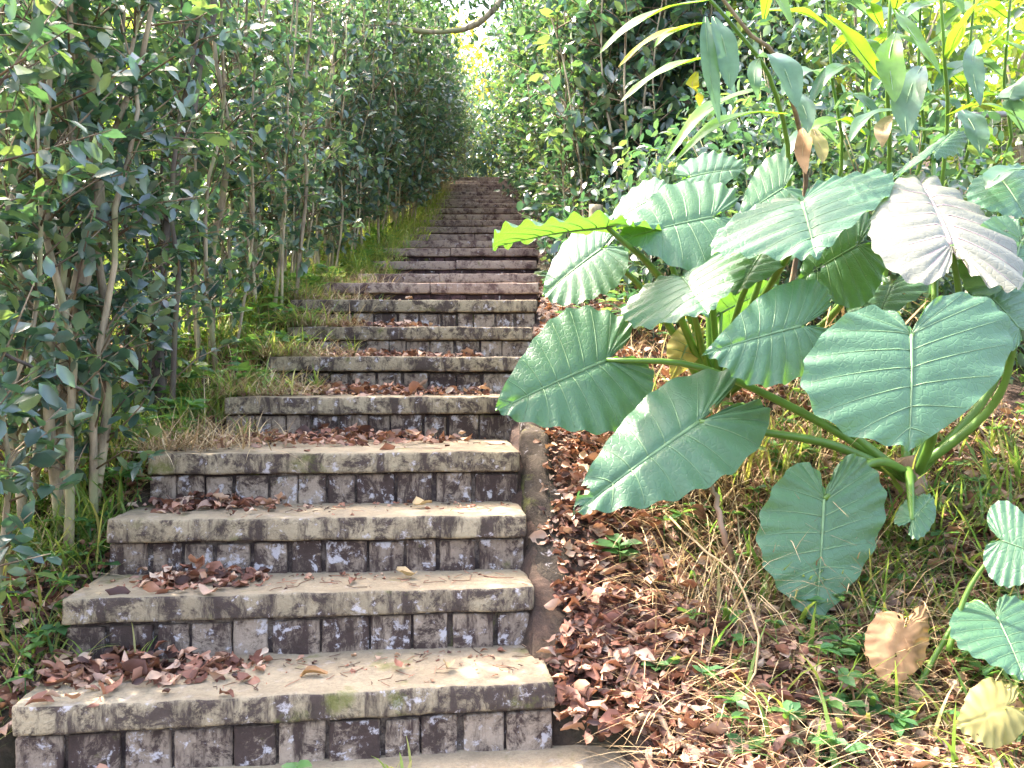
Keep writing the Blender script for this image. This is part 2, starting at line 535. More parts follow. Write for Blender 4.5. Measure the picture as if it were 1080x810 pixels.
def ground_z(x, y):
    x = np.asarray(x, float)
    y = np.asarray(y, float)
    # smooth along the slope
    z = (hill(y - .12) + hill(y) + hill(y + .12)) / 3.0
    l, r = stair_edge(y)
    z = z + np.clip(x - 1.6, 0, 12) * 0.22 - np.clip(-2.0 - x, 0, 20) * 0.05
    z = z + 0.035 * np.sin(x * 5.1 + y * 2.3) * np.sin(y * 4.3 - x * 1.7) + 0.02 * np.sin(x * 13.0 + 1) * np.sin(y * 11.0)
    inside = np.clip(np.minimum(x - (l + .02), (r - .02) - x) / 0.06, 0, 1) * ((y > 1.0) & (y < D_[-1] + .6))
    return z - 0.32 * inside


def build_ground():
    xs = np.unique(np.concatenate([np.arange(-3, 3.01, .06), np.linspace(3, 12, 25), np.linspace(12, 400, 14), np.linspace(-12, -3, 25), np.linspace(-400, -12, 14)]))
    ys = np.unique(np.concatenate([np.linspace(-60, -2, 12), np.arange(-2, 16.5, .08), np.linspace(16.5, 40, 25), np.linspace(40, 400, 12)]))
    X, Y = np.meshgrid(xs, ys)
    Z = ground_z(X, Y)
    V = np.stack([X, Y, Z], -1).reshape(-1, 3)
    ny, nx = X.shape
    i = np.arange(ny - 1)[:, None]
    j = np.arange(nx - 1)[None, :]
    q = np.stack([i * nx + j, i * nx + j + 1, (i + 1) * nx + j + 1, (i + 1) * nx + j], -1).reshape(-1, 4)
    mb = MB()
    mb.add_array(V, q.ravel(), np.full(len(q), 4))
    o = mb.obj('ground', M['soil'])
    tag(o, kind='structure')


build_ground()


def rough_box(mb, O, ex, ey, ez, lx, ly, lz, res, bev, amp, seed):
    """box from corner O along unit axes; rounded edges and uneven surface"""
    bm = bmesh.new()
    bmesh.ops.create_cube(bm, size=1.0)
    for v in bm.verts:
        v.co = Vector(((v.co.x + .5) * lx, (v.co.y + .5) * ly, (v.co.z + .5) * lz))
    bmesh.ops.bevel(bm, geom=list(bm.edges), offset=bev, segments=2, affect='EDGES', profile=0.6)
    if res:
        for ax, ln in ((0, lx), (1, ly), (2, lz)):
            n = int(ln / res)
            for c in range(1, n):
                co = [0, 0, 0]
                no = [0, 0, 0]
                co[ax] = bev + (ln - 2 * bev) * c / n
                no[ax] = 1
                bmesh.ops.bisect_plane(bm, geom=list(bm.verts) + list(bm.edges) + list(bm.faces), plane_co=co, plane_no=no)
        for v in bm.verts:
            q = v.co * 9.0 + Vector((seed * 3.1, seed * 1.7, seed))
            q2 = v.co * 40.0 + Vector((seed, seed * 2.7, seed))
            nv = mnoise.noise_vector(q) * amp + mnoise.noise_vector(q2) * amp * .6
            v.co += nv
    bm.normal_update()
    V = np.array([v.co[:] for v in bm.verts])
    bm.verts.index_update()
    W = np.asarray(O) + V[:, :1] * ex + V[:, 1:2] * ey + V[:, 2:3] * ez
    mb.add(W, [[v.index for v in f.verts] for f in bm.faces])
    bm.free()


def build_stairs():
    root = empty('staircase', (0, D_[1], 0), 'long weathered concrete staircase climbing straight uphill between two hedges', 'staircase')
    org = np.array([0, D_[1], 0.0])
    Z = np.array([0, 0, 1.0])
    for k in range(0, NST + 1):
        a = math.radians(ANG[k])
        ex = np.array([math.cos(a), math.sin(a), 0])     # to the right
        ey = np.array([-math.sin(a), math.cos(a), 0])    # uphill
        rr = np.array([RIGHT[k], D_[k], k * R_])         # right nosing corner
        Wd = (RIGHT[k] - LEFT[k]) / math.cos(a)
        lcorner = rr - ex * Wd
        nxt = D_[k + 1] if k < NST else D_[k] + 1.2
        dep = (nxt - D_[k]) + 0.16
        if k == 0:
            dep = 0.9
        far = k > 8
        th = 0.068
        rs = random.Random(k * 7 + 3)
        # riser: mortar backing with stone blocks set in it
        mbm = MB()
        back = 0.022
        hgt = R_ - th
        if k > 0:
            rough_box(mbm, lcorner + ey * (0.028 + .008) - Z * (th + hgt + .03) - org + ex * .01, ex, ey, Z, Wd - .02, 0.12, hgt + .03 - .002, 0, .004, 0, k)
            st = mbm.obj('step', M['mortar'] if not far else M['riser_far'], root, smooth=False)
            mbb = MB()
            x = 0.0
            while x < Wd - 0.02:
                w = rs.uniform(.085, .135)
                if x + w > Wd - 0.07:
                    w = Wd - x
                gap = rs.uniform(.004, .015)
                h = hgt - rs.uniform(.004, .012)
                rough_box(mbb, lcorner + ex * (x + .002) + ey * (back + rs.uniform(-.003, .004)) - Z * (th + hgt + .012) - org,
                          ex, ey, Z, max(.03, w - gap), .06, h + .012 - .001, .018 if not far else .035, .006, .0030, k * 31 + x * 10)
                x += w
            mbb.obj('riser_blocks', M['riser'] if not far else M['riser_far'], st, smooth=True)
        else:
            st = root
        # tread: two slabs butted together
        split = Wd * rs.uniform(.42, .6)
        for i, (x0, x1) in enumerate(((0.0, split - .0006), (split + .0006, Wd)) if far else ((0.0, Wd),)):
            mbs = MB()
            dz = rs.uniform(-.003, .003)
            rough_box(mbs, lcorner + ex * x0 - Z * (th - dz) - org + ey * rs.uniform(-.004, .004), ex, ey, Z, x1 - x0, dep, th,
                      .020 if not far else .05, .009, .0045, k * 5 + i * 2)
            mbs.obj('tread_slab', M['slab'] if not far else M['slab_far'], st, smooth=True)
    return root


stairs = build_stairs()

# mossy kerb beside the lower steps
def build_kerb():
    n = 60
    m = 28
    y = np.linspace(2.28, 3.55, n)
    V = []
    for i, yy in enumerate(y):
        f = i / (n - 1)
        l, r = stair_edge(yy)
        zc = np.interp(yy, [2.28, 2.5, 3.0, 3.55], [.03, .31, .62, .80])
        hw = np.interp(f, [0, .1, .5, 1], [.05, .068, .062, .045])
        for j in range(m):
            t = 2 * math.pi * j / m
            cx = math.copysign(abs(math.cos(t)) ** .55, math.cos(t)) * hw
            cz = math.copysign(abs(math.sin(t)) ** .6, math.sin(t)) * .16
            p = Vector((r - .006 + hw + cx, yy, zc - .10 + cz))
            q = mnoise.noise_vector(p * 6.0) * .026 + mnoise.noise_vector(p * 15.0) * .014 + mnoise.noise_vector(p * 40.0) * .007
            V.append((p.x + abs(q.x), p.y + q.y, p.z + q.z))
    faces = []
    for i in range(n - 1):
        for j in range(m):
            faces.append([i * m + j, i * m + (j + 1) % m, (i + 1) * m + (j + 1) % m, (i + 1) * m + j])
    faces.append(list(range(m)))
    faces.append([(n - 1) * m + j for j in range(m)][::-1])
    mb = MB()
    org = np.array([.15, 2.9, .4])
    mb.add(V, faces)
    o = mb.obj('stone_kerb', M['kerb'], origin=org)
    tag(o, 'brown mossy rounded stone kerb along the right side of the lower steps', 'kerb')


build_kerb()

# ------------------------------------------------------------------ hedge trees
def hedge_tree_parts(seed, H, spread, nst, ntw, per, leaf, r_main, low=.25, dens_pow=1.0):
    """local meshes of one many-stemmed tree: list of stems, twigs, crown"""
    rng = np.random.default_rng(seed)
    stems = []
    paths = []
    K = 12
    for i in range(nst):
        az = rng.uniform(0, 2 * math.pi)
        b = np.array([math.cos(az), math.sin(az), 0]) * (0 if i == 0 else rng.uniform(.05, spread * .45))
        ln = rng.uniform(.0, .16)
        h = H * rng.uniform(.75, 1.0)
        top = b + np.array([math.cos(az) * h * ln * .7, math.sin(az) * h * ln, h])
        pts = [b + np.array([0, 0, -.15])]
        for f in (.25, .5, .75):
            pts.append(b + (top - b) * f + rng.normal(0, .035, 3) * np.array([1, 1, 0]))
        pts.append(top)
        c = curve_pts(pts, K)
        c[2:-1] += rng.normal(0, .006, (K - 3, 3))
        r0 = r_main * (.85 if i == 0 else rng.uniform(.2, .45))
        rad = np.linspace(r0, max(.004, r0 * .28), K) * rng.uniform(.9, 1.12, K)
        rad[0] *= 1.35
        stems.append((c, rad))
        paths.append(c)
    # twigs
    si = rng.integers(0, nst, ntw)
    tt = low + (1 - low) * rng.uniform(0, 1, ntw) ** dens_pow
    P0 = np.array([paths[s][min(K - 1, int(t * (K - 1)))] + (paths[s][min(K - 1, int(t * (K - 1)) + 1)] - paths[s][min(K - 1, int(t * (K - 1)))]) * (t * (K - 1) % 1)
                   for s, t in zip(si, tt)])
    az = rng.uniform(0, 2 * math.pi, ntw)
    up = rng.uniform(.1, 1.7, ntw)
    Dv = nrm(np.stack([np.cos(az), np.sin(az), up], -1))
    ln = rng.uniform(.12, 1.0, ntw) * spread
    P2 = P0 + Dv * ln[:, None]
    P1 = (P0 + P2) / 2 + rng.normal(0, .02, (ntw, 3)) + np.array([0, 0, .02])
    tw = np.stack([P0, P1, P2], 1)
    # leaves along the outer half of each twig
    n = ntw * per
    f = rng.uniform(.35, 1.05, (ntw, per))
    LP = (P0[:, None, :] * (1 - f[..., None]) + P2[:, None, :] * f[..., None]).reshape(-1, 3) + rng.normal(0, .012, (n, 3))
    TD = np.repeat(Dv, per, axis=0)
    side = nrm(rng.normal(0, 1, (n, 3)))
    LD = nrm(TD * .55 + side * .85 + np.array([0, 0, -.22]))
    UU = nrm(np.array([0, 0, 1.0]) * .9 + rng.normal(0, .5, (n, 3)))
    L = leaf * rng.uniform(.55, 1.2, n)
    Wd = L * rng.uniform(.42, .62, n)
    return stems, tw, (LP, LD, UU, L, Wd)


def make_hedge_tree(name, loc, label, cat, group, seed, H, spread, nst, ntw, per, leaf, r_main, mat, barkm, low=.25, dens_pow=1.0, rz=0.0, seg=7):
    stems, tw, lv = hedge_tree_parts(seed, H, spread, nst, ntw, per, leaf, r_main, low, dens_pow)
    root = empty(name, loc, label, cat, group, rz)
    for i, (c, rad) in enumerate(stems):
        mb = MB()
        tubes(mb, c[None], rad[None], seg)
        mb.obj('trunk' if i == 0 else 'stem', barkm, root)
    mb = MB()
    rr = np.tile(np.array([.0034, .0024, .0013]), (len(tw), 1)) * min(1.6, max(.8, spread / .35))
    tubes(mb, tw, rr, 3)
    o = mb.obj('twigs', M['twig'], root)
    tag(o, kind='stuff')
    mb = MB()
    leaves(mb, *lv)
    mb.obj('crown', mat, root)
    return root


def copy_tree(src, loc, rz, sc, label, group):
    r = src.copy()
    COL.objects.link(r)
    r.location = tuple(loc)
    r.rotation_euler = (0, 0, rz)
    r.scale = (sc, sc, sc)
    r['label'] = label
    if group:
        r['group'] = group
    for ch in src.children:
        c = ch.copy()
        COL.objects.link(c)
        c.parent = r
    return r


ORD = ['zeroth', 'first', 'second', 'third', 'fourth', 'fifth', 'sixth', 'seventh', 'eighth', 'ninth', 'tenth', 'eleventh', 'twelfth',
       'thirteenth', 'fourteenth', 'fifteenth', 'sixteenth', 'seventeenth', 'eighteenth', 'nineteenth', 'twentieth', 'twenty-first',
       'twenty-second', 'twenty-third', 'twenty-fourth', 'twenty-fifth', 'twenty-sixth']
GL = 'camellia trees in the left hedge'
GR = 'camellia trees in the right hedge'


def gp(x, y, dz=0.0):
    return (x, y, float(ground_z(x, y)) + dz)


# near trees on the left: each its own shape
near = [
    (-1.50, 2.15, 'leafy camellia at the left picture edge leaning over the lowest steps', .024, 2.3, .42, 9, 290, 9),
    (-1.43, 2.72, 'camellia with thick pale mossy trunk left of the third step', .046, 2.4, .42, 9, 260, 9),
    (-1.42, 3.45, 'camellia with dark knotted trunk left of the fifth step', .034, 2.5, .42, 10, 300, 9),
    (-1.62, 3.10, 'slender forked camellia between the mossy trunk and the knotted trunk', .026, 2.4, .42, 8, 230, 9),
    (-1.46, 4.15, 'thin camellia left of the seventh step behind the knotted trunk', .026, 2.4, .42, 9, 250, 9),
    (-1.42, 4.75, 'camellia of many pale upright stems beside the eighth step on the left', .030, 2.4, .42, 12, 260, 9),
]
LEFTS = []
for i, (x, y, lab, r, H, sp, ns, ntw, per) in enumerate(near):
    t = make_hedge_tree('camellia_tree', gp(x, y), lab, 'tree', GL, 100 + i, H, sp, ns, ntw, per + 2, .067, r, M['camellia'], M['bark'] if i != 2 else M['bark_dark'], low=.10)
    LEFTS.append(t)
# farther trees: prototypes then copies
protos = []
for i in range(3):
    k = 9 + i
    y = D_[k] + .1
    x = LEFT[k] - .28 - .05 * i
    t = make_hedge_tree('camellia_tree', gp(x, y), 'camellia beside the %s step from the bottom in the left hedge' % ORD[k], 'tree', GL,
                        200 + i, 2.4, .45, 11, 260, 10, .075, .026, M['camellia_far'], M['bark'], low=.14)
    protos.append(t)
rs = random.Random(5)
for k in range(12, NST + 1):
    y = D_[k] + rs.uniform(-.05, .15)
    x = LEFT[k] - rs.uniform(.15, .32) + max(0, k - 15) * .022
    copy_tree(protos[k % 3], gp(x, y), rs.uniform(0, 6.28), rs.uniform(.95, 1.2), 'camellia beside the %s step from the bottom in the left hedge' % ORD[k], GL)
# second row on the left, seen between the first
for i in range(9):
    y = 3.1 + i * 1.2
    x = -2.15 - rs.uniform(0, .35)
    copy_tree(LEFTS[(i * 5 + 3) % 6] if i < 4 else protos[i % 3], gp(x, y), rs.uniform(0, 6.28), rs.uniform(.95, 1.15),
              'camellia in the back row of the left hedge, %s from the camera' % ORD[i + 1], 'camellia trees in the back row on the left')

# right hedge
rprot = []
for i in range(3):
    k = 10 + i
    y = D_[k] + .1
    x = RIGHT[k] + .42
    t = make_hedge_tree('camellia_tree', gp(x, y), 'dense camellia beside the %s step from the bottom in the right hedge' % ORD[k], 'tree', GR,
                        300 + i, 2.9, .52, 10, 300, 9, .098, .022, M['camellia'], M['bark'], low=.06)
    rprot.append(t)
for k in range(13, NST + 1):
    y = D_[k] + rs.uniform(-.05, .15)
    x = RIGHT[k] + rs.uniform(.28, .44) - max(0, k - 15) * .012
    copy_tree(rprot[k % 3], gp(x, y), rs.uniform(0, 6.28), rs.uniform(.92, 1.1), 'dense camellia beside the %s step from the bottom in the right hedge' % ORD[k], GR)
for i, (x, y) in enumerate([(1.25, 6.3), (.78, 6.05), (1.05, 7.2), (1.6, 7.0), (1.95, 6.2), (1.1, 8.6), (1.9, 8.1)]):
    copy_tree(rprot[i % 3], gp(x, y), rs.uniform(0, 6.28), rs.uniform(1.0, 1.2), 'camellia behind the right hedge front, %s of the group from the stairs' % ORD[i + 1], 'camellia trees behind the right hedge')


# bushes: rounder, for the lit growth behind the hedges
def make_bush(name, loc, label, cat, group, seed, H, rad, ncl, per, leaf, mat, aspect=.5, trunk_r=.03, low=.1):
    rng = np.random.default_rng(seed)
    root = empty(name, loc, label, cat, group)
    pts = []
    nb = 7
    paths = []
    for i in range(nb):
        az = rng.uniform(0, 6.28)
        rr = rad * rng.uniform(.3, .95)
        top = np.array([math.cos(az) * rr, math.sin(az) * rr, H * rng.uniform(.55, .95)])
        c = curve_pts([np.array([0, 0, -.1]), np.array([math.cos(az) * rr * .2, math.sin(az) * rr * .2, H * .3]), top], 8)
        paths.append(c)
    mb = MB()
    tubes(mb, np.array(paths), np.tile(np.linspace(trunk_r, trunk_r * .2, 8), (nb, 1)), 5)
    mb.obj('trunk', M['bark'], root)
    # clumps inside an uneven volume
    u = rng.uniform(0, 1, ncl) ** .5
    az = rng.uniform(0, 6.28, ncl)
    h = low + (1 - low) * rng.uniform(0, 1, ncl)
    prof = np.sqrt(np.clip(1 - ((h - .55) / .62) ** 2, .05, 1))
    lob = 1 + .28 * np.sin(az * 3 + seed) * np.sin(h * 7 + seed)
    C = np.stack([np.cos(az) * u * rad * prof * lob, np.sin(az) * u * rad * prof * lob, h * H], -1)
    n = ncl * per
    P = np.repeat(C, per, 0) + rng.normal(0, leaf * 1.3, (n, 3))
    D = nrm(rng.normal(0, 1, (n, 3)) + np.array([0, 0, -.25]))
    U = nrm(np.array([0, 0, 1.0]) + rng.normal(0, .6, (n, 3)))
    L = leaf * rng.uniform(.6, 1.25, n)
    mb = MB()
    leaves(mb, P, D, U, L, L * aspect * rng.uniform(.8, 1.2, n))
    mb.obj('crown', mat, root)
    return root


GB = 'bushes behind the left hedge'
spots = [(-3.4, 4.2, 2.0, .9), (-3.9, 6.0, 2.2, 1.0), (-3.2, 7.8, 2.2, 1.0), (-3.6, 10.0, 2.4, 1.1), (-5.4, 5.2, 3.2, 1.3), (-5.6, 8.2, 3.6, 1.5), (-5.0, 11.5, 3.6, 1.5), (-8.5, 9.0, 4.8, 2.2), (-8.0, 14, 5.2, 2.4)]
wl = ['low lime green bush directly behind the nearest left camellias', 'lime green bush behind the left hedge near the seventh step', 'lime green bush behind the left hedge near the twelfth step',
      'lime green bush behind the left hedge near the sixteenth step', 'taller sunlit bush farther behind the nearest left camellias', 'taller sunlit bush farther behind the middle of the left hedge',
      'taller sunlit bush farther behind the far end of the left hedge', 'tall pale tree at the back of the left side, nearer one', 'tall pale tree at the back of the left side, farther one']
for i, (x, y, H, r) in enumerate(spots):
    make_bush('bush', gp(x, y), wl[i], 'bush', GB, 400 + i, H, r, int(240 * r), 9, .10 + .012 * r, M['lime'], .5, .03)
GB2 = 'bushes behind the elephant ears'
spots = [(1.35, 4.7, 1.2, .55), (1.95, 4.25, 1.1, .5), (2.25, 3.6, .8, .5), (1.75, 5.3, 1.7, .7), (.9, 5.2, .9, .45), (2.3, 5.6, 1.9, .8), (3.3, 6.0, 2.2, 1.0), (3.0, 4.9, 1.3, .6), (4.3, 6.8, 2.8, 1.2), (2.6, 7.5, 3.2, 1.3), (5.2, 8.2, 3.6, 1.6), (3.8, 9.8, 4.6, 2.0)]
wl = ['low green bush under the arching ginger leaves', 'low green bush between the two ginger plants', 'low bush at the right edge behind the biggest elephant ear leaf', 'green bush under the upright ginger leaves',
      'small bush beside the tree stump', 'leafy bush right behind the drooping ginger leaves', 'yellow-green bush behind the upright ginger leaves', 'low bush beside the wire fence on the right', 'yellow-green bush at the upper right behind the fence',
      'tall bush between the right hedge and the ginger', 'tall bush at the far upper right', 'tall backlit tree behind the right bushes']
for i, (x, y, H, r) in enumerate(spots):
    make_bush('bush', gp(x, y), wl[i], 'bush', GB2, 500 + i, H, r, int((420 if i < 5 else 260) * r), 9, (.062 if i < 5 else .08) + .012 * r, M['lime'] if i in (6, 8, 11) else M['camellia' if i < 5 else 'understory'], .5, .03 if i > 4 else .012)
GE = 'trees beyond the top of the stairs'
spots = [(-1.5, 17.2, 2.2, 1.0, 'camellia_far', 'dark green bush left of the straw clump at the stair top'), (-.1, 18.0, 2.0, .9, 'camellia_far', 'dark bush closing the view at the stair top'),
         (-1.15, 20.0, 4.4, 1.0, 'yellow', 'yellow-leaved tree glowing beyond the stair top'), (-2.6, 20.0, 3.8, 1.6, 'camellia_far', 'green tree left of the yellow tree beyond the stair top'),
         (.55, 19.0, 4.2, 1.3, 'camellia_far', 'green tree right of the yellow tree beyond the stair top'), (-.4, 28, 5.0, 2.8, 'canopy', 'bluish green tree far behind the yellow tree'),
         (-4.6, 24.0, 7.0, 2.6, 'canopy', 'tall tree far to the left beyond the stairs'), (3.2, 24.0, 6.5, 2.6, 'canopy', 'tall tree far to the right beyond the stairs')]
for i, (x, y, H, r, mt, lab) in enumerate(spots):
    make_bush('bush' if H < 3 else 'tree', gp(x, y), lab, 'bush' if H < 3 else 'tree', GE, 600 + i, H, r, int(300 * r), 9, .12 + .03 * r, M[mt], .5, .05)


# tall tree whose bough hangs over the path
def overhang():
    bx, by = 1.5, 8.6
    b = np.array(gp(bx, by))
    root = empty('tree', b, 'tall tree whose curved grey bough hangs across the sky above the stairs', 'tree')
    tube_obj('trunk', [b + [0, 0, -.2], b + [-.05, .05, 1.5], b + [-.25, .0, 3.0], b + [-.1, .1, 4.6], b + [.2, .2, 6.0]], .11, .05, M['bark_dark'], None, 16, 9, origin=b, wob=.01).parent = root
    o = bpy.data.objects[-1] if False else None
    br = [b + [-.2, .0, 2.9], at(560, -30, 8.3), at(524, 6, 8.2), at(505, 24, 8.2), at(480, 32, 8.2), at(445, 33, 8.2), at(412, 24, 8.2), at(385, 5, 8.3), at(350, -30, 8.5)]
    tube_obj('bough', br, .036, .018, M['bark'], None, 30, 8, origin=b, wob=.004).parent = root
    rng = np.random.default_rng(77)
    C = []
    for (px, py, d, s, n) in [(440, 4, 8.4, .32, 34), (400, 20, 8.6, .3, 30), (500, -6, 8.3, .22, 16), (470, 52, 9.2, .22, 10), (560, -10, 8.2, .4, 60), (520, -60, 8, .5, 60), (380, -30, 8.5, .45, 60), (430, -60, 8.6, .5, 70), (500, -120, 8.3, .6, 90), (430, 60, 9.6, .3, 18)]:
        C.append(at(px, py, d) + rng.normal(0, 1, (n, 3)) * s * np.array([1, 1, .55]))
    C = np.concatenate(C)
    n = len(C) * 8
    P = np.repeat(C, 8, 0) + rng.normal(0, .07, (n, 3))
    D = nrm(rng.normal(0, 1, (n, 3)) + np.array([0, 0, -.3]))
    Uu = nrm(np.array([0, 0, 1.0]) + rng.normal(0, .5, (n, 3)))
    L = .085 * rng.uniform(.6, 1.2, n)
    mb = MB()
    leaves(mb, P, D, Uu, L, L * .5)
    mb.obj('crown', M['canopy'], None, origin=b).parent = root
    for ch in root.children:
        ch.location = (0, 0, 0)


overhang()

# ------------------------------------------------------------------ elephant ear plants
OUTL = np.array([(0.0, 0.0), (.025, -.10), (.085, -.24), (.18, -.335), (.30, -.355), (.42, -.30), (.53, -.17), (.595, .0), (.60, .17), (.555, .36), (.46, .55), (.33, .72), (.18, .87), (.07, .955), (0.0, 1.0)])


def big_leaf(A, T, W, root, label=None, mat='taro', vein='vein', droop=.10, cup=-.10, ruffle=.022, pleat=.023, seed=0, pr=.0175, flip=False, holes=0, base=None, lobe=1.0, crumple=0.0):
    rng = np.random.default_rng(900 + seed)
    A = np.asarray(A, float)
    V = np.asarray(T, float) - A
    W = np.asarray(W, float)
    s = np.linalg.norm(V)
    Nn = np.cross(W, V)
    Nn = Nn / np.linalg.norm(Nn)
    if (Nn[2] < 0) != flip:
        Nn = -Nn
    nv = int(rng.integers(10, 14))
    nt, nu = nv * 6, 12
    o = curve_pts(np.concatenate([OUTL, np.zeros((len(OUTL), 1))], 1), nt + 1)[:, :2]
    o[:, 1] = np.where(o[:, 1] < 0, o[:, 1] * lobe, o[:, 1])
    o = o * (1 + .05 * np.sin(np.linspace(0, 1, nt + 1)[:, None] * rng.uniform(9, 16) + rng.uniform(0, 6)) * np.sin(np.linspace(0, math.pi, nt + 1))[:, None])
    tl = .40
    t = np.linspace(0, 1, nt + 1)
    m = np.where(t < tl, 0, ((t - tl) / (1 - tl)) ** 1.05 * .985)
    m[-1] = 1.0
    u = np.linspace(0, 1, nu + 1)
    ph = rng.uniform(0, 6.28, 2)

    def surf(tt, uu, side, lift=0.0):
        ox = np.interp(tt, t, o[:, 0])
        oy = np.interp(tt, t, o[:, 1])
        mm = np.interp(tt, t, m)
        x = ox * uu
        y = mm + (oy - mm) * uu + .05 * np.sin(math.pi * uu) * np.clip((tt - .3) * 2, 0, 1) * (1 - tt) * -1.0
        pl = np.abs(np.sin(math.pi * nv * tt)) ** .8
        h = -droop * np.where(y > 0, y * y, y * y * .9) + cup * (x * x) * 1.6 - .05 * np.exp(-(x / .035) ** 2) * .35
        h = h + pleat * pl * np.sqrt(np.clip(uu, 0, 1)) * (1 - .6 * uu)
        rf = np.sin(2 * math.pi * nv * tt * 1.0 + ph[int(side > 0)]) + .7 * np.sin(2 * math.pi * 3.1 * tt + ph[int(side < 0)])
        h = h + ruffle * rf * uu ** 3
        x = x * (1 + .014 * np.sin(2 * math.pi * nv * tt + 1.0) * uu)
        return A + y[..., None] * V + (side * x)[..., None] * W + (h * s + lift)[..., None] * Nn

    bm = bmesh.new()
    for side in (-1, 1):
        TT, UU = np.meshgrid(t, u, indexing='ij')
        P = surf(TT, UU, side)
        vs = [[bm.verts.new(P[i, j]) for j in range(nu + 1)] for i in range(nt + 1)]
        for i in range(nt):
            for j in range(nu):
                q = [vs[i][j], vs[i][j + 1], vs[i + 1][j + 1], vs[i + 1][j]]
                if side < 0:
                    q.reverse()
                try:
                    bm.faces.new(q)
                except ValueError:
                    pass
    bmesh.ops.remove_doubles(bm, verts=bm.verts, dist=s * .002)
    bmesh.ops.dissolve_degenerate(bm, edges=bm.edges, dist=1e-5)
    if holes:
        fs = [f for f in bm.faces]
        for hh in range(holes):
            c = fs[rng.integers(0, len(fs))].calc_center_median()
            rr = s * rng.uniform(.02, .05)
            kill = [f for f in bm.faces if (f.calc_center_median() - c).length < rr]
            bmesh.ops.delete(bm, geom=kill, context='FACES')
            fs = [f for f in bm.faces]
    for f in bm.faces:
        f.smooth = True
    if crumple:
        for v in bm.verts:
            v.co += (mnoise.noise_vector(v.co * 14.0) * .6 + mnoise.noise_vector(v.co * 34.0) * .35) * crumple
    org = np.array(root.location)
    for v in bm.verts:
        v.co -= Vector(org)
    me = bpy.data.meshes.new('leaf')
    bm.to_mesh(me)
    bm.free()
    me.materials.append(M[mat])
    lf = bpy.data.objects.new('leaf', me)
    link(lf, root)
    if label:
        lf['label'] = label
    if crumple:
        return lf
    # midrib and side veins
    mb = MB()
    tt = np.linspace(tl, .985, 14)
    c = surf(tt, np.zeros(14), 1, .0012)
    tubes(mb, c[None] - org, (np.linspace(.0065, .0015, 14) * s / .4)[None], 5)
    for side in (-1, 1):
        for j in range(1, nv):
            tj = np.full(8, j / nv)
            c = surf(tj, np.linspace(.0, .93, 8), side, .0006)
            tubes(mb, c[None] - org, (np.linspace(.0024, .0005, 8) * s / .4)[None], 4)
    mb.obj('veins', M[vein], lf)
    # petiole
    if base is not None:
        base = [np.asarray(b, float) for b in base]
        if len(base) == 1:
            mid = (A + base[0]) / 2 + np.array([0, 0, .10 * np.linalg.norm(A - base[0])])
            pts = [base[0], mid, A - Nn * .004]
        else:
            base[0] = base[0] + np.array([rng.uniform(-.035, .035), rng.uniform(-.03, .03), -.04])
            pts = base + [A - Nn * .004]
        tube_obj('petiole', [p - org for p in pts], pr, pr * .45, M['petiole'], lf, 16, 8)
    return lf


def dv(px, py, d, dx, dy, dd):
    """difference between two measured points"""
    return at(px + dx, py + dy, d + dd) - at(px, py, d)


def LF(root, a, t, w, base=None, **kw):
    A = at(*a)
    T = at(*t)
    Wv = (dv(a[0], a[1], a[2], w[0] / 2, w[1] / 2, w[2] / 2) - dv(a[0], a[1], a[2], -w[0] / 2, -w[1] / 2, -w[2] / 2))
    return big_leaf(A, T, Wv, root, base=base, **kw)


bA = np.array(gp(.84, 3.50))
bB = np.array(gp(1.27, 2.74))
bC = np.array(gp(1.02, 2.18))
GP = 'elephant ear plants on the right bank'
pA = empty('elephant_ear_plant', bA, 'elephant ear plant with blue-green leaves fanned out over the stair edge, rear one', 'plant', GP)
pB = empty('elephant_ear_plant', bB, 'biggest elephant ear plant with a bright pale leaf and a hanging heart-shaped leaf', 'plant', GP)
pC = empty('elephant_ear_plant', bC, 'small elephant ear plant with withered brown leaf in the lower right corner', 'plant', GP)
upA = bA + np.array([0, 0, .12])
upB = bB + np.array([0, 0, .10])
for b, p, hgt, rr in ((bA, pA, .16, .05), (bB, pB, .14, .055), (bC, pC, .05, .03)):
    mb = MB()
    c = curve_pts([np.array([0, 0, -.08]), np.array([.01, 0, hgt * .5]), np.array([0, .01, hgt])], 8)
    tubes(mb, c[None], np.linspace(rr, rr * .7, 8)[None] * RNG.uniform(.9, 1.1, (1, 8)), 10)
    mb.obj('rootstock', M['dead_stalk'], p)

# rear plant
LF(pA, (720, 292, 2.82), (744, 322, 2.56), (112, -62, .10), [upA, at(735, 345, 3.2)], seed=1)
LF(pA, (752, 228, 3.00), (654, 244, 2.85), (26, 74, -.22), [upA, at(752, 320, 3.35)], seed=2)
LF(pA, (640, 238, 2.72), (518, 246, 2.60), (60, 8, .46), [upA, at(700, 300, 3.1)], seed=3, label='leaf seen edge-on from below, glowing bright green', cup=.05, ruffle=.03)
LF(pA, (634, 262, 3.10), (572, 305, 2.95), (22, 62, -.22), [upA, at(690, 320, 3.3)], seed=4)
LF(pA, (728, 186, 3.40), (788, 170, 3.55), (-20, 46, -.30), [upA, at(745, 290, 3.5)], seed=5)
LF(pA, (846, 212, 2.82), (860, 258, 2.50), (152, -56, .10), [upA, at(800, 322, 3.2), at(842, 250, 2.9)], seed=6)
LF(pA, (826, 198, 3.10), (780, 225, 3.0), (20, 60, -.2), [upA, at(800, 300, 3.35)], seed=7)
LF(pA, (905, 258, 2.95), (846, 290, 2.85), (30, 85, -.16), [upA, at(880, 330, 3.2)], seed=8, holes=6)
LF(pA, (760, 330, 3.6), (815, 300, 3.7), (20, 50, .1), [upA], seed=9)
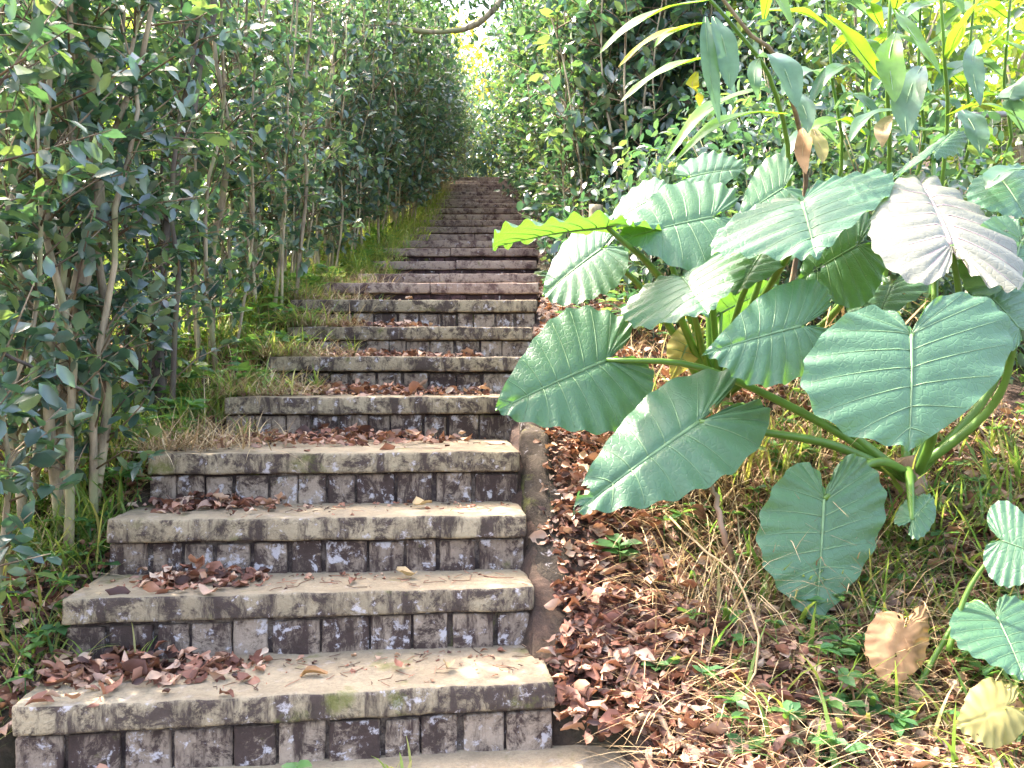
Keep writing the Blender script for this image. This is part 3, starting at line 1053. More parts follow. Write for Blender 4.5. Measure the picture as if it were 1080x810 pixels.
LF(pA, (728, 356, 3.35), (712, 398, 3.2), (28, 8, .05), [upA], seed=25, mat='taro_yellow', label='yellowing leaf lit through behind the stalks')
LF(pA, (806, 262, 3.08), (776, 304, 2.9), (86, -22, .05), [upA], seed=27)
LF(pA, (690, 208, 3.3), (640, 232, 3.2), (15, 36, -.28), [upA, at(715, 300, 3.4)], seed=21)
# front plant
LF(pB, (640, 379, 2.80), (526, 426, 2.62), (46, 98, -.14), [upB, at(870, 448, 2.72), at(740, 388, 2.78)], seed=10, label='leaf reaching left over the edge of the steps')
LF(pB, (738, 444, 2.52), (606, 531, 2.32), (62, 72, -.16), [upB, at(880, 470, 2.66), at(800, 455, 2.58)], seed=11, holes=3, lobe=1.3, label='large leaf with torn edge hanging over the litter')
LF(pB, (870, 526, 2.42), (864, 658, 2.30), (107, -18, .06), [upB, at(935, 488, 2.6), at(905, 495, 2.5)], seed=12, cup=-.04, droop=.05, label='heart-shaped leaf hanging straight down')
LF(pB, (962, 352, 2.25), (966, 468, 2.06), (186, -34, .10), [upB, at(985, 450, 2.55), at(975, 385, 2.36)], seed=13, label='largest broad leaf facing the camera')
LF(pB, (846, 343, 2.55), (748, 367, 2.42), (-6, 86, -.14), [upB, at(880, 440, 2.70), at(853, 385, 2.60)], seed=14)
LF(pB, (1004, 257, 2.52), (974, 166, 3.0), (132, 14, .04), [upB, at(1000, 420, 2.72), at(1012, 330, 2.6)], seed=15, mat='taro_sheen', vein='vein_pale', label='pale whitish leaf catching the sun', pleat=.032, ruffle=.012)
LF(pB, (1078, 255, 2.65), (1052, 330, 2.55), (95, 10, .05), [upB, at(1050, 400, 2.7)], seed=16, holes=2)
LF(pB, (1075, 345, 2.45), (1040, 300, 2.6), (80, -30, .1), [upB, at(1045, 430, 2.6)], seed=17)
LF(pB, (985, 160, 3.05), (1010, 132, 3.2), (-60, 22, -.12), [upB, at(985, 330, 2.9)], seed=18, label='narrow folded leaf tilted away', cup=-.3)
LF(pB, (940, 300, 2.95), (925, 335, 2.8), (70, -12, .05), [upB], seed=28, holes=4)
LF(pB, (1058, 190, 2.9), (1086, 225, 2.75), (60, -22, .08), [upB, at(1040, 330, 2.85)], seed=26)
LF(pB, (962, 548, 2.42), (985, 518, 2.52), (26, 22, -.08), [upB], seed=19, label='small folded young leaf')
# little plant
LF(pC, (1057, 570, 2.12), (1110, 588, 2.05), (-6, 72, -.10), [at(985, 668, 2.15), at(1020, 625, 2.14)], seed=20, pr=.008)
LF(pC, (1052, 650, 2.12), (1085, 712, 1.96), (78, -14, .06), [bC + np.array([0, 0, .03]), at(1020, 640, 2.2)], seed=22, pr=.008)
LF(pC, (954, 662, 2.15), (948, 722, 2.07), (58, -6, .05), None, seed=23, mat='taro_dead', vein='dead_stalk', label='withered brown leaf', cup=-.35, ruffle=.03, pleat=.012, crumple=.022, holes=5)
LF(pC, (1062, 745, 1.92), (1010, 762, 1.86), (18, 56, -.10), None, seed=24, mat='taro_yellow', vein='dead_stalk', label='yellowed dry leaf', cup=-.2, ruffle=.03, pleat=.010, crumple=.012, holes=2)


# ------------------------------------------------------------------ ginger plants
def blade_leaf(root, pts, width, mat, fold=.25, name='leaf', label=None, seed=0):
    rng = np.random.default_rng(seed + 50)
    K = 16
    c = curve_pts(pts, K)
    T = nrm(np.gradient(c, axis=0))
    ref = np.array([0, -.35, 1.0])
    X = nrm(np.cross(T, ref))
    # stay continuous where the blade hangs straight down
    for i in range(1, K):
        if X[i].dot(X[i - 1]) < 0:
            X[i] = -X[i]
    Nn = np.cross(X, T)
    s = np.linspace(0, 1, K)
    w = width * np.clip(np.sin(math.pi * np.clip(s * .96 + .04, 0, 1)) ** .75, .02, 1)
    cols = np.array([-1, -.55, 0, .55, 1])
    org = np.array(root.location)
    V = (c[:, None, :] + X[:, None, :] * (cols[None, :, None] * w[:, None, None] * .5)
         + Nn[:, None, :] * ((np.abs(cols)[None, :] * fold * w[:, None] * .5
                              + .06 * w[:, None] * np.sin(s[:, None] * 14 + cols[None, :] * 2 + rng.uniform(0, 6)))[..., None])) - org
    i = np.arange(K - 1)[:, None]
    j = np.arange(4)[None, :]
    q = np.stack([i * 5 + j, i * 5 + j + 1, (i + 1) * 5 + j + 1, (i + 1) * 5 + j], -1).reshape(-1, 4)
    mb = MB()
    mb.add_array(V, q.ravel(), np.full(len(q), 4))
    o = mb.obj(name, M[mat], root)
    if label:
        o['label'] = label
    mb = MB()
    tubes(mb, (c - org + Nn * .0006)[None], (width * np.linspace(.028, .008, K))[None], 4)
    mb.obj('midrib', M['vein' if mat.startswith('ginger') else 'straw'], o)
    return o


GG = 'ginger plants above the elephant ears'
b1 = np.array(gp(1.12, 3.85))
g1 = empty('ginger_plant', b1, 'ginger plant with long leaves arching left over the bank', 'plant', GG)
tube_obj('stem', [p - b1 for p in (b1, at(832, 200, 3.6), at(815, 90, 3.3), at(775, 30, 3.1), at(735, -15, 3.0))], .012, .006, M['petiole'], g1, 16, 7)
tube_obj('stem', [p - b1 for p in (b1 + [.05, 0, 0], at(850, 200, 3.6), at(822, 70, 3.2), at(790, 35, 3.1), at(748, -20, 3.0))], .012, .006, M['twig'], g1, 16, 7)
for i, (pts, w, mt) in enumerate([
    ([(748, 0, 3.0), (700, 10, 2.95), (660, 32, 2.9), (632, 57, 2.85)], .065, 'ginger'),
    ([(760, 24, 3.05), (715, 30, 3.0), (680, 46, 2.95), (652, 71, 2.9)], .05, 'yellow'),
    ([(762, 26, 3.05), (735, 26, 3.0), (705, 36, 2.95), (690, 50, 2.9)], .05, 'ginger'),
    ([(760, 60, 3.1), (722, 66, 3.05), (685, 84, 3.0), (654, 108, 2.95)], .065, 'ginger'),
    ([(744, 18, 3.0), (746, 50, 2.95), (751, 90, 2.92), (759, 131, 2.9)], .06, 'ginger_blue'),
    ([(752, 18, 3.0), (762, 40, 2.95), (768, 70, 2.92), (770, 95, 2.9)], .085, 'ginger_blue'),
    ([(806, 92, 3.2), (770, 104, 3.1), (738, 122, 3.0), (700, 172, 2.9)], .07, 'ginger'),
    ([(830, 120, 3.3), (792, 120, 3.15), (752, 134, 3.0), (708, 174, 2.9)], .07, 'ginger'),
    ([(800, 60, 3.1), (820, 62, 3.0), (832, 84, 2.95), (840, 114, 2.9)], .11, 'ginger_blue'),
    ([(800, 62, 3.1), (796, 72, 3.05), (796, 88, 3.0), (799, 106, 3.0)], .05, 'ginger_blue'),
    ([(806, 20, 3.1), (812, -10, 3.05), (822, 0, 3.0), (836, 28, 2.95)], .07, 'ginger'),
    ([(832, 96, 3.15), (842, 104, 3.1), (850, 120, 3.05), (852, 141, 3.0)], .075, 'ginger_blue'),
    ([(846, 136, 3.15), (848, 148, 3.1), (846, 165, 3.08), (850, 184, 3.05)], .06, 'taro_dead'),
    ([(858, 136, 3.15), (862, 148, 3.1), (866, 158, 3.08), (868, 172, 3.05)], .06, 'taro_yellow'),
    ([(735, 76, 3.05), (730, 90, 3.0), (736, 100, 3.0), (738, 112, 3.0)], .05, 'yellow'),
]):
    blade_leaf(g1, [at(*p) for p in pts], w, mt, seed=i)
b2 = np.array(gp(1.62, 3.75))
g2 = empty('ginger_plant', b2, 'ginger plant with broad upright glowing leaves at the top right', 'plant', GG)
tube_obj('stem', [p - b2 for p in (b2, at(938, 180, 3.5), at(936, 90, 3.3), at(940, -20, 3.2))], .012, .006, M['petiole'], g2, 14, 7)
tube_obj('stem', [p - b2 for p in (b2 + [.15, 0, 0], at(997, 160, 3.4), at(996, 60, 3.2), at(990, -30, 3.1))], .010, .005, M['petiole'], g2, 14, 7)
for i, (pts, w, mt) in enumerate([
    ([(930, 84, 3.2), (912, 62, 3.1), (892, 36, 3.05), (868, 14, 3.0)], .105, 'ginger'),
    ([(944, 36, 3.2), (938, 60, 3.1), (940, 84, 3.05), (944, 108, 3.0)], .10, 'ginger'),
    ([(942, 8, 3.2), (958, 30, 3.1), (974, 52, 3.05), (993, 80, 3.0)], .065, 'ginger'),
    ([(998, 62, 3.2), (1010, 36, 3.1), (1024, 14, 3.05), (1044, -12, 3.0)], .065, 'ginger'),
    ([(1018, 76, 3.2), (1036, 56, 3.1), (1056, 38, 3.05), (1086, 14, 3.0)], .04, 'ginger'),
    ([(1030, 42, 3.2), (1026, 62, 3.1), (1028, 86, 3.05), (1034, 112, 3.0)], .07, 'ginger_blue'),
    ([(972, 70, 3.2), (962, 90, 3.1), (955, 116, 3.05), (956, 144, 3.0)], .11, 'ginger_blue'),
    ([(1014, 116, 3.25), (1022, 126, 3.2), (1030, 142, 3.15), (1034, 162, 3.1)], .10, 'ginger_blue'),
    ([(998, 122, 3.2), (1030, 111, 3.1), (1058, 116, 3.05), (1092, 138, 3.0)], .05, 'ginger'),
    ([(930, 30, 3.3), (920, 10, 3.2), (915, -10, 3.2), (905, -40, 3.2)], .07, 'ginger'),
    ([(944, 10, 3.2), (950, -8, 3.1), (958, -20, 3.1), (970, -40, 3.1)], .08, 'ginger'),
    ([(960, 116, 3.3), (930, 118, 3.2), (908, 128, 3.15), (896, 150, 3.1)], .06, 'ginger_blue'),
    ([(1080, 140, 3.2), (1066, 110, 3.1), (1068, 95, 3.1), (1080, 80, 3.1)], .09, 'ginger_blue'),
    ([(1085, 178, 2.9), (1062, 180, 2.85), (1050, 188, 2.8), (1040, 200, 2.8)], .09, 'ginger_blue'),
    ([(940, 122, 3.2), (932, 132, 3.15), (930, 142, 3.1), (930, 156, 3.1)], .06, 'straw'),
]):
    blade_leaf(g2, [at(*p) for p in pts], w, mt, seed=20 + i)


b3 = np.array(gp(1.45, 4.25))
g3 = empty('ginger_plant', b3, 'ginger plant in the back with many crossing leaves above the pale elephant ear leaf', 'plant', GG)
rng = np.random.default_rng(313)
for j, (px, tx) in enumerate([(885, 870), (910, 918), (965, 972), (1010, 1030), (1050, 1068)]):
    tube_obj('stem', [p - b3 for p in (b3 + [(j - 2) * .06, 0, 0], at(px, 190, 4.0), at((px + tx) / 2, 80, 3.8), at(tx, -30, 3.7))], .010, .005, M['petiole'], g3, 12, 6)
    for q in range(6):
        py = 150 - q * 32 + rng.uniform(-8, 8)
        sd = 1 if q % 2 else -1
        x0 = px + (tx - px) * (180 - py) / 200
        ln = rng.uniform(45, 80)
        dr = rng.uniform(-.5, .9)
        d0 = 3.85
        pts = [at(x0, py, d0), at(x0 + sd * ln * .35, py - 16, d0 - .1), at(x0 + sd * ln * .75, py - 14 + dr * 22, d0 - .2), at(x0 + sd * ln, py - 4 + dr * 50, d0 - .25)]
        blade_leaf(g3, pts, rng.uniform(.06, .11), 'ginger' if rng.uniform() < .6 else 'ginger_blue', seed=60 + j * 7 + q)


# wire fence at the right
def fence():
    y = 4.6
    b = np.array(gp(2.05, y))
    root = empty('wire_fence', b, 'grey wire mesh fence with a top rail behind the ginger on the right', 'fence')
    for x in (2.42, 3.4):
        p = np.array(gp(x, y))
        tube_obj('post', [np.array([p[0], y, p[2] - .1]) - b, np.array([p[0], y, p[2] + .6]) - b, np.array([p[0], y, at(0, 118, y)[2]]) - b], .012, .012, M['metal'], root, 6, 10)
    zr = at(0, 124, y)[2]
    tube_obj('rail', [np.array([2.38, y - .03, zr]) - b, np.array([2.7, y - .03, zr + .01]) - b, np.array([3.5, y - .03, zr]) - b], .017, .017, M['metal'], root, 6, 8)
    mb = MB()
    z0, z1 = b[2] + .05, zr
    P = []
    for x in np.arange(2.44, 3.4, .05):
        P.append([[x, y, z0], [x, y, z1]])
    for z in np.arange(z0, z1, .06):
        P.append([[2.42, y + .003, z], [3.4, y + .003, z]])
    P = np.array(P) - b
    tubes(mb, P, np.full((len(P), 2), .001), 4)
    mb.obj('mesh', M['metal'], root)


fence()

# ------------------------------------------------------------------ litter and grass
# curled dead leaf template (3 x 5 grid)
def litter_templates():
    out = []
    rng = np.random.default_rng(3)
    for v in range(9):
        V = []
        s = np.linspace(0, 1, 5)
        wv = np.array([.05, .36, .46, .33, .03]) * rng.uniform(.6, 1.05) * rng.uniform(.8, 1.2, 5)
        cu = rng.uniform(.3, 1.5)
        be = rng.uniform(-.9, 1.6)
        tw = rng.uniform(-.8, .8)
        for i in range(5):
            for c in (-1, 0, 1):
                V.append((c * wv[i] * (1 - .25 * cu) + rng.uniform(-.05, .05), s[i] + rng.uniform(-.04, .04) * abs(c), abs(c) * wv[i] * cu * .8 + c * wv[i] * tw * (s[i] - .5) * 2
                          + be * (s[i] - .5) ** 2 * .7 + rng.uniform(-.09, .09)))
        q = []
        for i in range(4):
            for c in range(2):
                q += [i * 3 + c, i * 3 + c + 1, (i + 1) * 3 + c + 1, (i + 1) * 3 + c]
        out.append((np.array(V), np.array(q), np.full(8, 4)))
    return out


LTS = litter_templates()


def litter(mb, P, size, rng, tilt=.45):
    n = len(P)
    idx = rng.integers(0, len(LTS), n)
    az = rng.uniform(0, 6.28, n)
    D = np.stack([np.cos(az), np.sin(az), rng.normal(0, tilt * .6, n)], -1)
    U = nrm(np.array([0, 0, 1.0]) + rng.normal(0, tilt, (n, 3)))
    U = np.where(rng.uniform(size=(n, 1)) < .35, -U, U)
    L = size * (.4 + 1.3 * rng.beta(1.5, 2.5, n))
    W = L * rng.uniform(.75, 1.1, n)
    for k, (t, q, s) in enumerate(LTS):
        sel = idx == k
        leaves(mb, P[sel], D[sel], U[sel], L[sel], W[sel], t, q, s)


def tread_point(k, fx, fy):
    """fx 0..1 from left to right, fy 0..1 from nosing to the next riser"""
    a = math.radians(ANG[k])
    ex = np.array([math.cos(a), math.sin(a), 0])
    ey = np.array([-math.sin(a), math.cos(a), 0])
    Wd = (RIGHT[k] - LEFT[k]) / math.cos(a)
    nxt = D_[k + 1] if k < NST else D_[k] + .5
    dep = nxt - D_[k]
    rr = np.array([RIGHT[k], D_[k], k * R_])
    return rr - np.outer(1 - fx, ex) * Wd + np.outer(fy, ey) * dep + np.array([0, 0, .006])


PILES = [(0, .05, .5, 100, 'scattered dead leaves on the landing below the lowest riser'),
         (1, .0, .42, 260, 'big pile of brown dead leaves on the left of the lowest tread'),
         (2, .12, .42, 120, 'brown dead leaves on the left half of the second tread'),
         (3, .06, .38, 110, 'brown dead leaves on the left of the third tread'),
         (4, .02, .85, 260, 'long band of brown dead leaves on the fourth tread'),
         (5, .0, .9, 300, 'dry tan leaves spread over the fifth tread'),
         (6, .0, .8, 220, 'dry tan leaves spread over the sixth tread'),
         (7, .0, .6, 150, 'dry leaves on the left of the seventh tread'),
         (8, .0, .5, 160, 'dry leaves and straw on the left of the eighth tread')]
for k, f0, f1, n, lab in PILES:
    rng = np.random.default_rng(40 + k)
    u = rng.beta(1.3, 1.6, n)
    fx = f0 + (f1 - f0) * u
    fy = 1 - np.abs(rng.normal(0, .32, n))
    fy = np.clip(fy, .08, .97)
    P = tread_point(k, fx, fy)
    heap = np.exp(-((u - .45) / .32) ** 2) * fy
    P[:, 2] += rng.uniform(0, 1, n) * .045 * heap
    mb = MB()
    litter(mb, P, .043, rng, .55)
    o = mb.obj('leaf_litter', M['litter'])
    tag(o, lab, 'leaf litter', 'leaf litter on the treads', 'stuff')

rng = np.random.default_rng(67)
P = np.concatenate([tread_point(k, f0 + (f1 - f0) * rng.beta(1.3, 1.6, n), 1 - np.abs(rng.normal(0, .35, n)).clip(0, .9)) for k, f0, f1, n in
                    ((1, 0, .45, 50), (2, .1, .45, 25), (3, .05, .4, 25), (4, 0, .9, 60), (5, 0, .9, 90), (6, 0, .8, 90), (7, 0, .6, 70), (8, 0, .5, 70))])
P[:, 2] += rng.uniform(.002, .03, len(P))
mb = MB()
litter(mb, P, .042, rng, .45)
tag(mb.obj('leaf_litter', M['litter_pale']), 'faded tan dead leaves on top of the piles on the treads', 'leaf litter', 'leaf litter on the treads', 'stuff')
# single leaves on the treads
SINGLE = [(2, .60, .55, .05, 'litter', 'reddish pink dead leaf lying on the second tread'),
          (2, .74, .60, .07, 'straw', 'flat pale yellow fallen leaf lying on the second tread'),
          (1, .50, .45, .07, 'taro_dead', 'orange brown fallen leaf in the middle of the lowest tread'),
          (1, .70, .40, .055, 'litter', 'dark curled leaf on the right half of the lowest tread'),
          (1, .80, .50, .05, 'straw', 'small tan leaf on the right half of the lowest tread'),
          (3, .72, .60, .06, 'straw', 'tan leaf on the right half of the third tread'),
          (1, .07, .06, .06, 'litter', 'red brown leaf hanging over the nosing of the lowest tread'),
          (0, .96, .5, .05, 'litter', 'dead leaf at the right end of the landing')]
for i, (k, fx, fy, L, mt, lab) in enumerate(SINGLE):
    rng = np.random.default_rng(80 + i)
    P = tread_point(k, np.array([fx]), np.array([fy]))
    mb = MB()
    t, q, s = LTS[i % 9]
    az = rng.uniform(0, 6.28)
    Dd = np.array([[math.cos(az), math.sin(az), .1]])
    leaves(mb, P * 0 + np.array([0, 0, .004]), Dd, np.array([[.1, 0, 1.0]]), np.array([L]), np.array([L * .9]), t, q, s)
    o = mb.obj('fallen_leaf', M[mt])
    o.location = tuple(P[0])
    tag(o, lab, 'leaf', 'single fallen leaves on the treads')
rng = np.random.default_rng(66)
P = np.concatenate([tread_point(k, rng.beta(1.2, 1.6, n), 1 - np.abs(rng.normal(0, .3, n)).clip(0, .9)) for k, n in ((1, 90), (2, 90), (3, 70), (4, 110), (5, 90), (6, 80))])
mb = MB()
litter(mb, P, .018, rng, .35)
tag(mb.obj('leaf_crumbs', M['litter']), 'small broken leaf bits scattered over the lower treads', 'leaf litter', None, 'stuff')
# small needles and twiglets on lower treads
rng = np.random.default_rng(61)
mb = MB()
for k, n in ((1, 60), (2, 40), (3, 30), (4, 20)):
    P = tread_point(k, rng.uniform(.3, .98, n), rng.uniform(.1, .98, n))
    az = rng.uniform(0, 6.28, n)
    L = rng.uniform(.01, .07, n)
    q = P + np.stack([np.cos(az), np.sin(az), np.zeros(n)], -1) * L[:, None]
    md = (P + q) / 2 + rng.normal(0, .006, (n, 3)) * np.array([1, 1, .1])
    tubes(mb, np.stack([P, md, q], 1), np.full((n, 3), .0011), 3)
tag(mb.obj('twig_litter', M['litter']), 'thin brown twiglets scattered on the lower treads', 'twigs', None, 'stuff')


def scatter(n, x0, x1, y0, y1, rng, fn=None):
    x = rng.uniform(x0, x1, n)
    y = rng.uniform(y0, y1, n)
    l, r = stair_edge(y)
    keep = (x < l - .01) | (x > r + np.where((y > 2.3) & (y < 3.6), .075, .02))
    if fn is not None:
        keep &= fn(x, y)
    x, y = x[keep], y[keep]
    return np.stack([x, y, ground_z(x, y)], -1)


rng = np.random.default_rng(51)
P = np.concatenate([scatter(6500, .1, 2.0, 1.7, 2.75, rng), scatter(4000, .05, 1.6, 2.7, 4.2, rng), scatter(2000, .15, 1.6, 4.2, 6.5, rng)])
P[:, 2] += rng.uniform(-.005, .045, len(P))
Q = np.stack([rng.uniform(.13, .45, 500), rng.uniform(2.02, 2.42, 500)], -1)
Q = np.concatenate([Q, np.maximum(hill(Q[:, 1]), .015)[:, None] + rng.uniform(.02, .06, (500, 1))], 1)
P = np.concatenate([P, Q])
mb = MB()
litter(mb, P, .046, rng, .7)
tag(mb.obj('leaf_litter', M['litter']), 'reddish brown leaf litter covering the right bank', 'leaf litter', None, 'stuff')
P = np.concatenate([scatter(2600, .1, 1.9, 1.7, 3.3, rng), scatter(900, -2.2, -1.1, 1.7, 3.6, rng), scatter(500, .15, 1.2, 3.3, 5.5, rng)])
P[:, 2] += rng.uniform(.01, .05, len(P))
mb = MB()
litter(mb, P, .046, rng, .4)
tag(mb.obj('leaf_litter', M['litter_pale']), 'faded tan dead leaves among the red-brown ones on both banks', 'leaf litter', None, 'stuff')
P = np.concatenate([scatter(9000, .1, 1.9, 1.7, 3.2, rng), scatter(3500, -2.2, -1.1, 1.7, 3.4, rng)])
P[:, 2] += rng.uniform(0, .03, len(P))
mb = MB()
litter(mb, P, .020, rng, .8)
tag(mb.obj('leaf_crumbs', M['litter']), 'broken leaf bits between the larger dead leaves', 'leaf litter', None, 'stuff')
P = np.concatenate([scatter(2600, -2.4, -1.1, 1.7, 3.2, rng), scatter(1500, -2.2, -1.1, 3.2, 6.0, rng)])
P[:, 2] += rng.uniform(-.005, .04, len(P))
mb = MB()
litter(mb, P, .046, rng, .7)
tag(mb.obj('leaf_litter', M['litter']), 'brown leaf litter under the trees left of the steps', 'leaf litter', None, 'stuff')


def grass_obj(P, L, Wd, mat, label, rng, lean=(.1, .9), droop=(.3, 1.5), k=5, cat='grass', kind='stuff', name='grass', origin=None):
    n = len(P)
    mb = MB()
    blades(mb, P, rng.uniform(0, 6.28, n), L * rng.uniform(.45, 1.25, n), Wd * rng.uniform(.6, 1.3, n), rng.uniform(*lean, n), rng.uniform(*droop, n), k)
    o = mb.obj(name, M[mat], origin=origin)
    tag(o, label, cat, None, kind)
    return o


def clumped(n, ncl, x0, x1, y0, y1, sd, rng):
    c = scatter(ncl, x0, x1, y0, y1, rng)
    i = rng.integers(0, len(c), n)
    x = c[i, 0] + rng.normal(0, sd, n)
    y = c[i, 1] + rng.normal(0, sd, n)
    l, r = stair_edge(y)
    k = (x < l - .005) | (x > r + .1)
    x, y = x[k], y[k]
    return np.stack([x, y, ground_z(x, y)], -1)


rng = np.random.default_rng(52)
grass_obj(clumped(4200, 80, -1.75, -1.16, 2.5, 5.2, .08, rng), .20, .007, 'grass', 'green grass along the left edge of the lower steps', rng)
grass_obj(clumped(900, 40, -1.9, -1.22, 1.9, 2.7, .06, rng), .15, .007, 'grass', 'green grass beside the lowest step ends on the left', rng)
grass_obj(clumped(5200, 60, -1.7, -1.05, 4.6, 9.5, .10, rng), .30, .008, 'grass_lit', 'tall grass along the left edge of the middle steps', rng, (.2, 1.3), (.4, 1.9))
grass_obj(clumped(1500, 40, -1.45, -1.0, 9.5, 14.5, .10, rng), .28, .009, 'grass', 'grass along the left edge of the upper steps', rng)
grass_obj(scatter(8000, -7, -1.8, 3.5, 12, rng), .30, .010, 'grass_lit', 'sunlit grass behind the left hedge', rng)
grass_obj(clumped(2000, 46, .70, 1.8, 1.85, 3.2, .08, rng), .19, .008, 'grass', 'green grass on the right bank under the elephant ears', rng)
grass_obj(clumped(1500, 50, .6, 2.6, 3.2, 5.5, .12, rng), .22, .008, 'grass', 'grass behind the elephant ears', rng)
grass_obj(scatter(7500, .34, 1.9, 1.75, 3.0, rng), .25, .0034, 'straw', 'dry straw lying over the right bank', rng, (.9, 1.6), (.1, .7))
grass_obj(scatter(1300, .3, 1.9, 3.0, 4.6, rng), .24, .004, 'straw', 'dry straw behind the elephant ears', rng, (.3, 1.4), (.2, 1.0))
grass_obj(clumped(3200, 70, -1.8, -1.12, 2.0, 9.0, .12, rng), .28, .0036, 'straw', 'dry straw along the left edge of the steps', rng, (.5, 1.5), (.2, 1.0))
grass_obj(clumped(1500, 7, -1.22, -1.0, 11.2, 12.8, .10, rng), .7, .013, 'straw', 'pale straw clump at the top of the stairs on the left', rng, (.05, .5), (.2, 1.0))

def over_treads(n, ks, f1, rng):
    P = []
    for k in ks:
        u = rng.beta(.8, 2.2, n)
        P.append(tread_point(k, u * f1 - .03, rng.uniform(.02, .98, n)))
    return np.concatenate(P)


grass_obj(over_treads(750, (4, 5, 6, 7, 8, 9), .38, rng), .18, .0036, 'straw', 'dry straw spilled over the left ends of the middle treads', rng, (.6, 1.5), (.2, 1.2))
grass_obj(over_treads(230, (5, 6, 7, 8, 9), .27, rng), .20, .006, 'grass_lit', 'grass creeping over the left ends of the middle treads', rng, (.3, 1.4), (.6, 2.0))
grass_obj(over_treads(190, range(10, 22), .24, rng), .24, .007, 'grass_lit', 'grass creeping over the left ends of the upper treads', rng, (.2, 1.0), (.5, 1.6))
grass_obj(over_treads(130, range(10, 24), .25, rng), .22, .004, 'straw', 'dry straw spilled over the left ends of the upper treads', rng, (.6, 1.5), (.2, 1.2))

grass_obj(scatter(420, .5, 1.8, 1.8, 3.1, rng), .22, .013, 'grass', 'broad green grass blades among the straw on the right bank', rng, (.2, .9), (.4, 1.5))
grass_obj(clumped(1100, 14, .45, 1.15, 2.3, 3.0, .07, rng), .30, .0038, 'straw', 'upright dry straw tangle below the torn elephant ear leaf', rng, (.2, 1.2), (.4, 1.8))

# low herbs
def herb_patch(P, size, label, rng, mat='herb', per=5):
    n = len(P)
    h = size * rng.uniform(.5, 1.6, n)
    top = P + np.stack([rng.normal(0, .02, n), rng.normal(0, .02, n), h], -1)
    mb = MB()
    tubes(mb, np.stack([P, (P + top) / 2, top], 1), np.full((n, 3), .0016), 3)
    az = rng.uniform(0, 6.28, (n, per))
    D = np.stack([np.cos(az), np.sin(az), rng.uniform(-.1, .5, (n, per))], -1).reshape(-1, 3)
    LP = np.repeat(top, per, 0)
    L = size * rng.uniform(.4, .9, n * per)
    leaves(mb, LP, D, nrm(np.array([0, 0, 1.0]) + rng.normal(0, .25, (n * per, 3))), L, L * .55)
    o = mb.obj('weeds', M[mat])
    tag(o, label, 'weeds', None, 'stuff')
    return o


herb_patch(scatter(170, -1.9, -1.18, 1.9, 3.3, rng), .07, 'small green weeds left of the lower steps', rng)
herb_patch(scatter(200, -2.3, -1.2, 3.3, 6.5, rng), .10, 'small green weeds under the left hedge', rng)
herb_patch(scatter(150, .45, 1.6, 1.9, 2.9, rng), .07, 'small green weeds on the right bank', rng)
herb_patch(scatter(160, .8, 2.6, 3.0, 5.0, rng), .10, 'green weeds behind the elephant ears', rng)
herb_patch(scatter(260, .25, 1.3, 4.2, 7.0, rng), .12, 'low ivy-like weeds at the foot of the right hedge', rng, 'camellia')

P = over_treads(16, (5, 6, 7, 8, 9, 10, 11), .2, rng)
herb_patch(P, .07, 'small green weeds creeping over the left ends of the middle treads', rng)
herb_patch(clumped(420, 60, -1.6, -1.1, 3.0, 9.0, .10, rng), .11, 'messy green weeds along the left verge of the middle steps', rng)
# countable little plants on the steps
def tuft(loc, n, L, w, label, seed, mat='grass'):
    rng = np.random.default_rng(seed)
    loc = np.asarray(loc, float)
    P = loc + np.stack([rng.normal(0, .012, n), rng.normal(0, .012, n), np.full(n, -.006)], -1)
    mb = MB()
    blades(mb, P, rng.uniform(0, 6.28, n), L * rng.uniform(.5, 1.2, n), w * rng.uniform(.7, 1.2, n), rng.uniform(.1, .7, n), rng.uniform(.5, 1.6, n))
    o = mb.obj('grass_tuft', M[mat], origin=loc)
    tag(o, label, 'grass tuft', 'grass tufts growing in the stair joints')


for i, (k, fx, fy, n, L, w, lab) in enumerate([
    (5, .24, .85, 30, .16, .007, 'yellow-green grass tuft with straw against the sixth riser'),
    (6, .28, .9, 22, .15, .007, 'yellow-green grass tuft against the seventh riser'),
    (7, .20, .9, 20, .14, .006, 'thin grass tuft against the eighth riser'),
    (8, .30, .9, 16, .14, .006, 'thin grass tuft against the ninth riser'),
    (4, .16, .9, 26, .13, .008, 'bright green grass tuft behind the leaves of the fourth tread'),
    (1, .05, .97, 8, .14, .007, 'few grass blades at the left end of the second riser'),
    (1, .16, .97, 7, .13, .007, 'few grass blades in front of the second riser'),
    (0, .12, .9, 6, .13, .008, 'few grass blades at the left end of the lowest riser'),
    (0, .70, .93, 7, .09, .007, 'small grass sprout at the foot of the lowest riser'),
    (10, .15, .9, 26, .2, .007, 'grass tuft at the left of the eleventh riser'),
    (12, .7, .9, 26, .16, .007, 'dry grass tuft right of centre on the twelfth tread')]):
    P = tread_point(k, np.array([fx]), np.array([fy]))[0]
    tuft(P, n, L, w, lab, 700 + i)


def seedling(loc, size, label, seed, nl=6):
    rng = np.random.default_rng(seed)
    loc = np.asarray(loc, float)
    root = empty('seedling', loc, label, 'plant', 'seedlings')
    top = np.array([0, 0, size * .8])
    tube_obj('stem', [np.zeros(3) - [0, 0, .01], top * .5 + [.004, 0, 0], top], .0022, .0014, M['petiole'], root, 5, 5)
    for i in range(nl):
        mb = MB()
        az = i * 2.4 + rng.uniform(-.3, .3)
        z = top * (.5 + .5 * i / (nl - 1))
        D = np.array([[math.cos(az), math.sin(az), .25]])
        L = np.array([size * rng.uniform(.65, .9)])
        leaves(mb, z[None], D, np.array([[0, -.3, 1.0]]), L, L * .62)
        mb.obj('leaf', M['herb'], root)


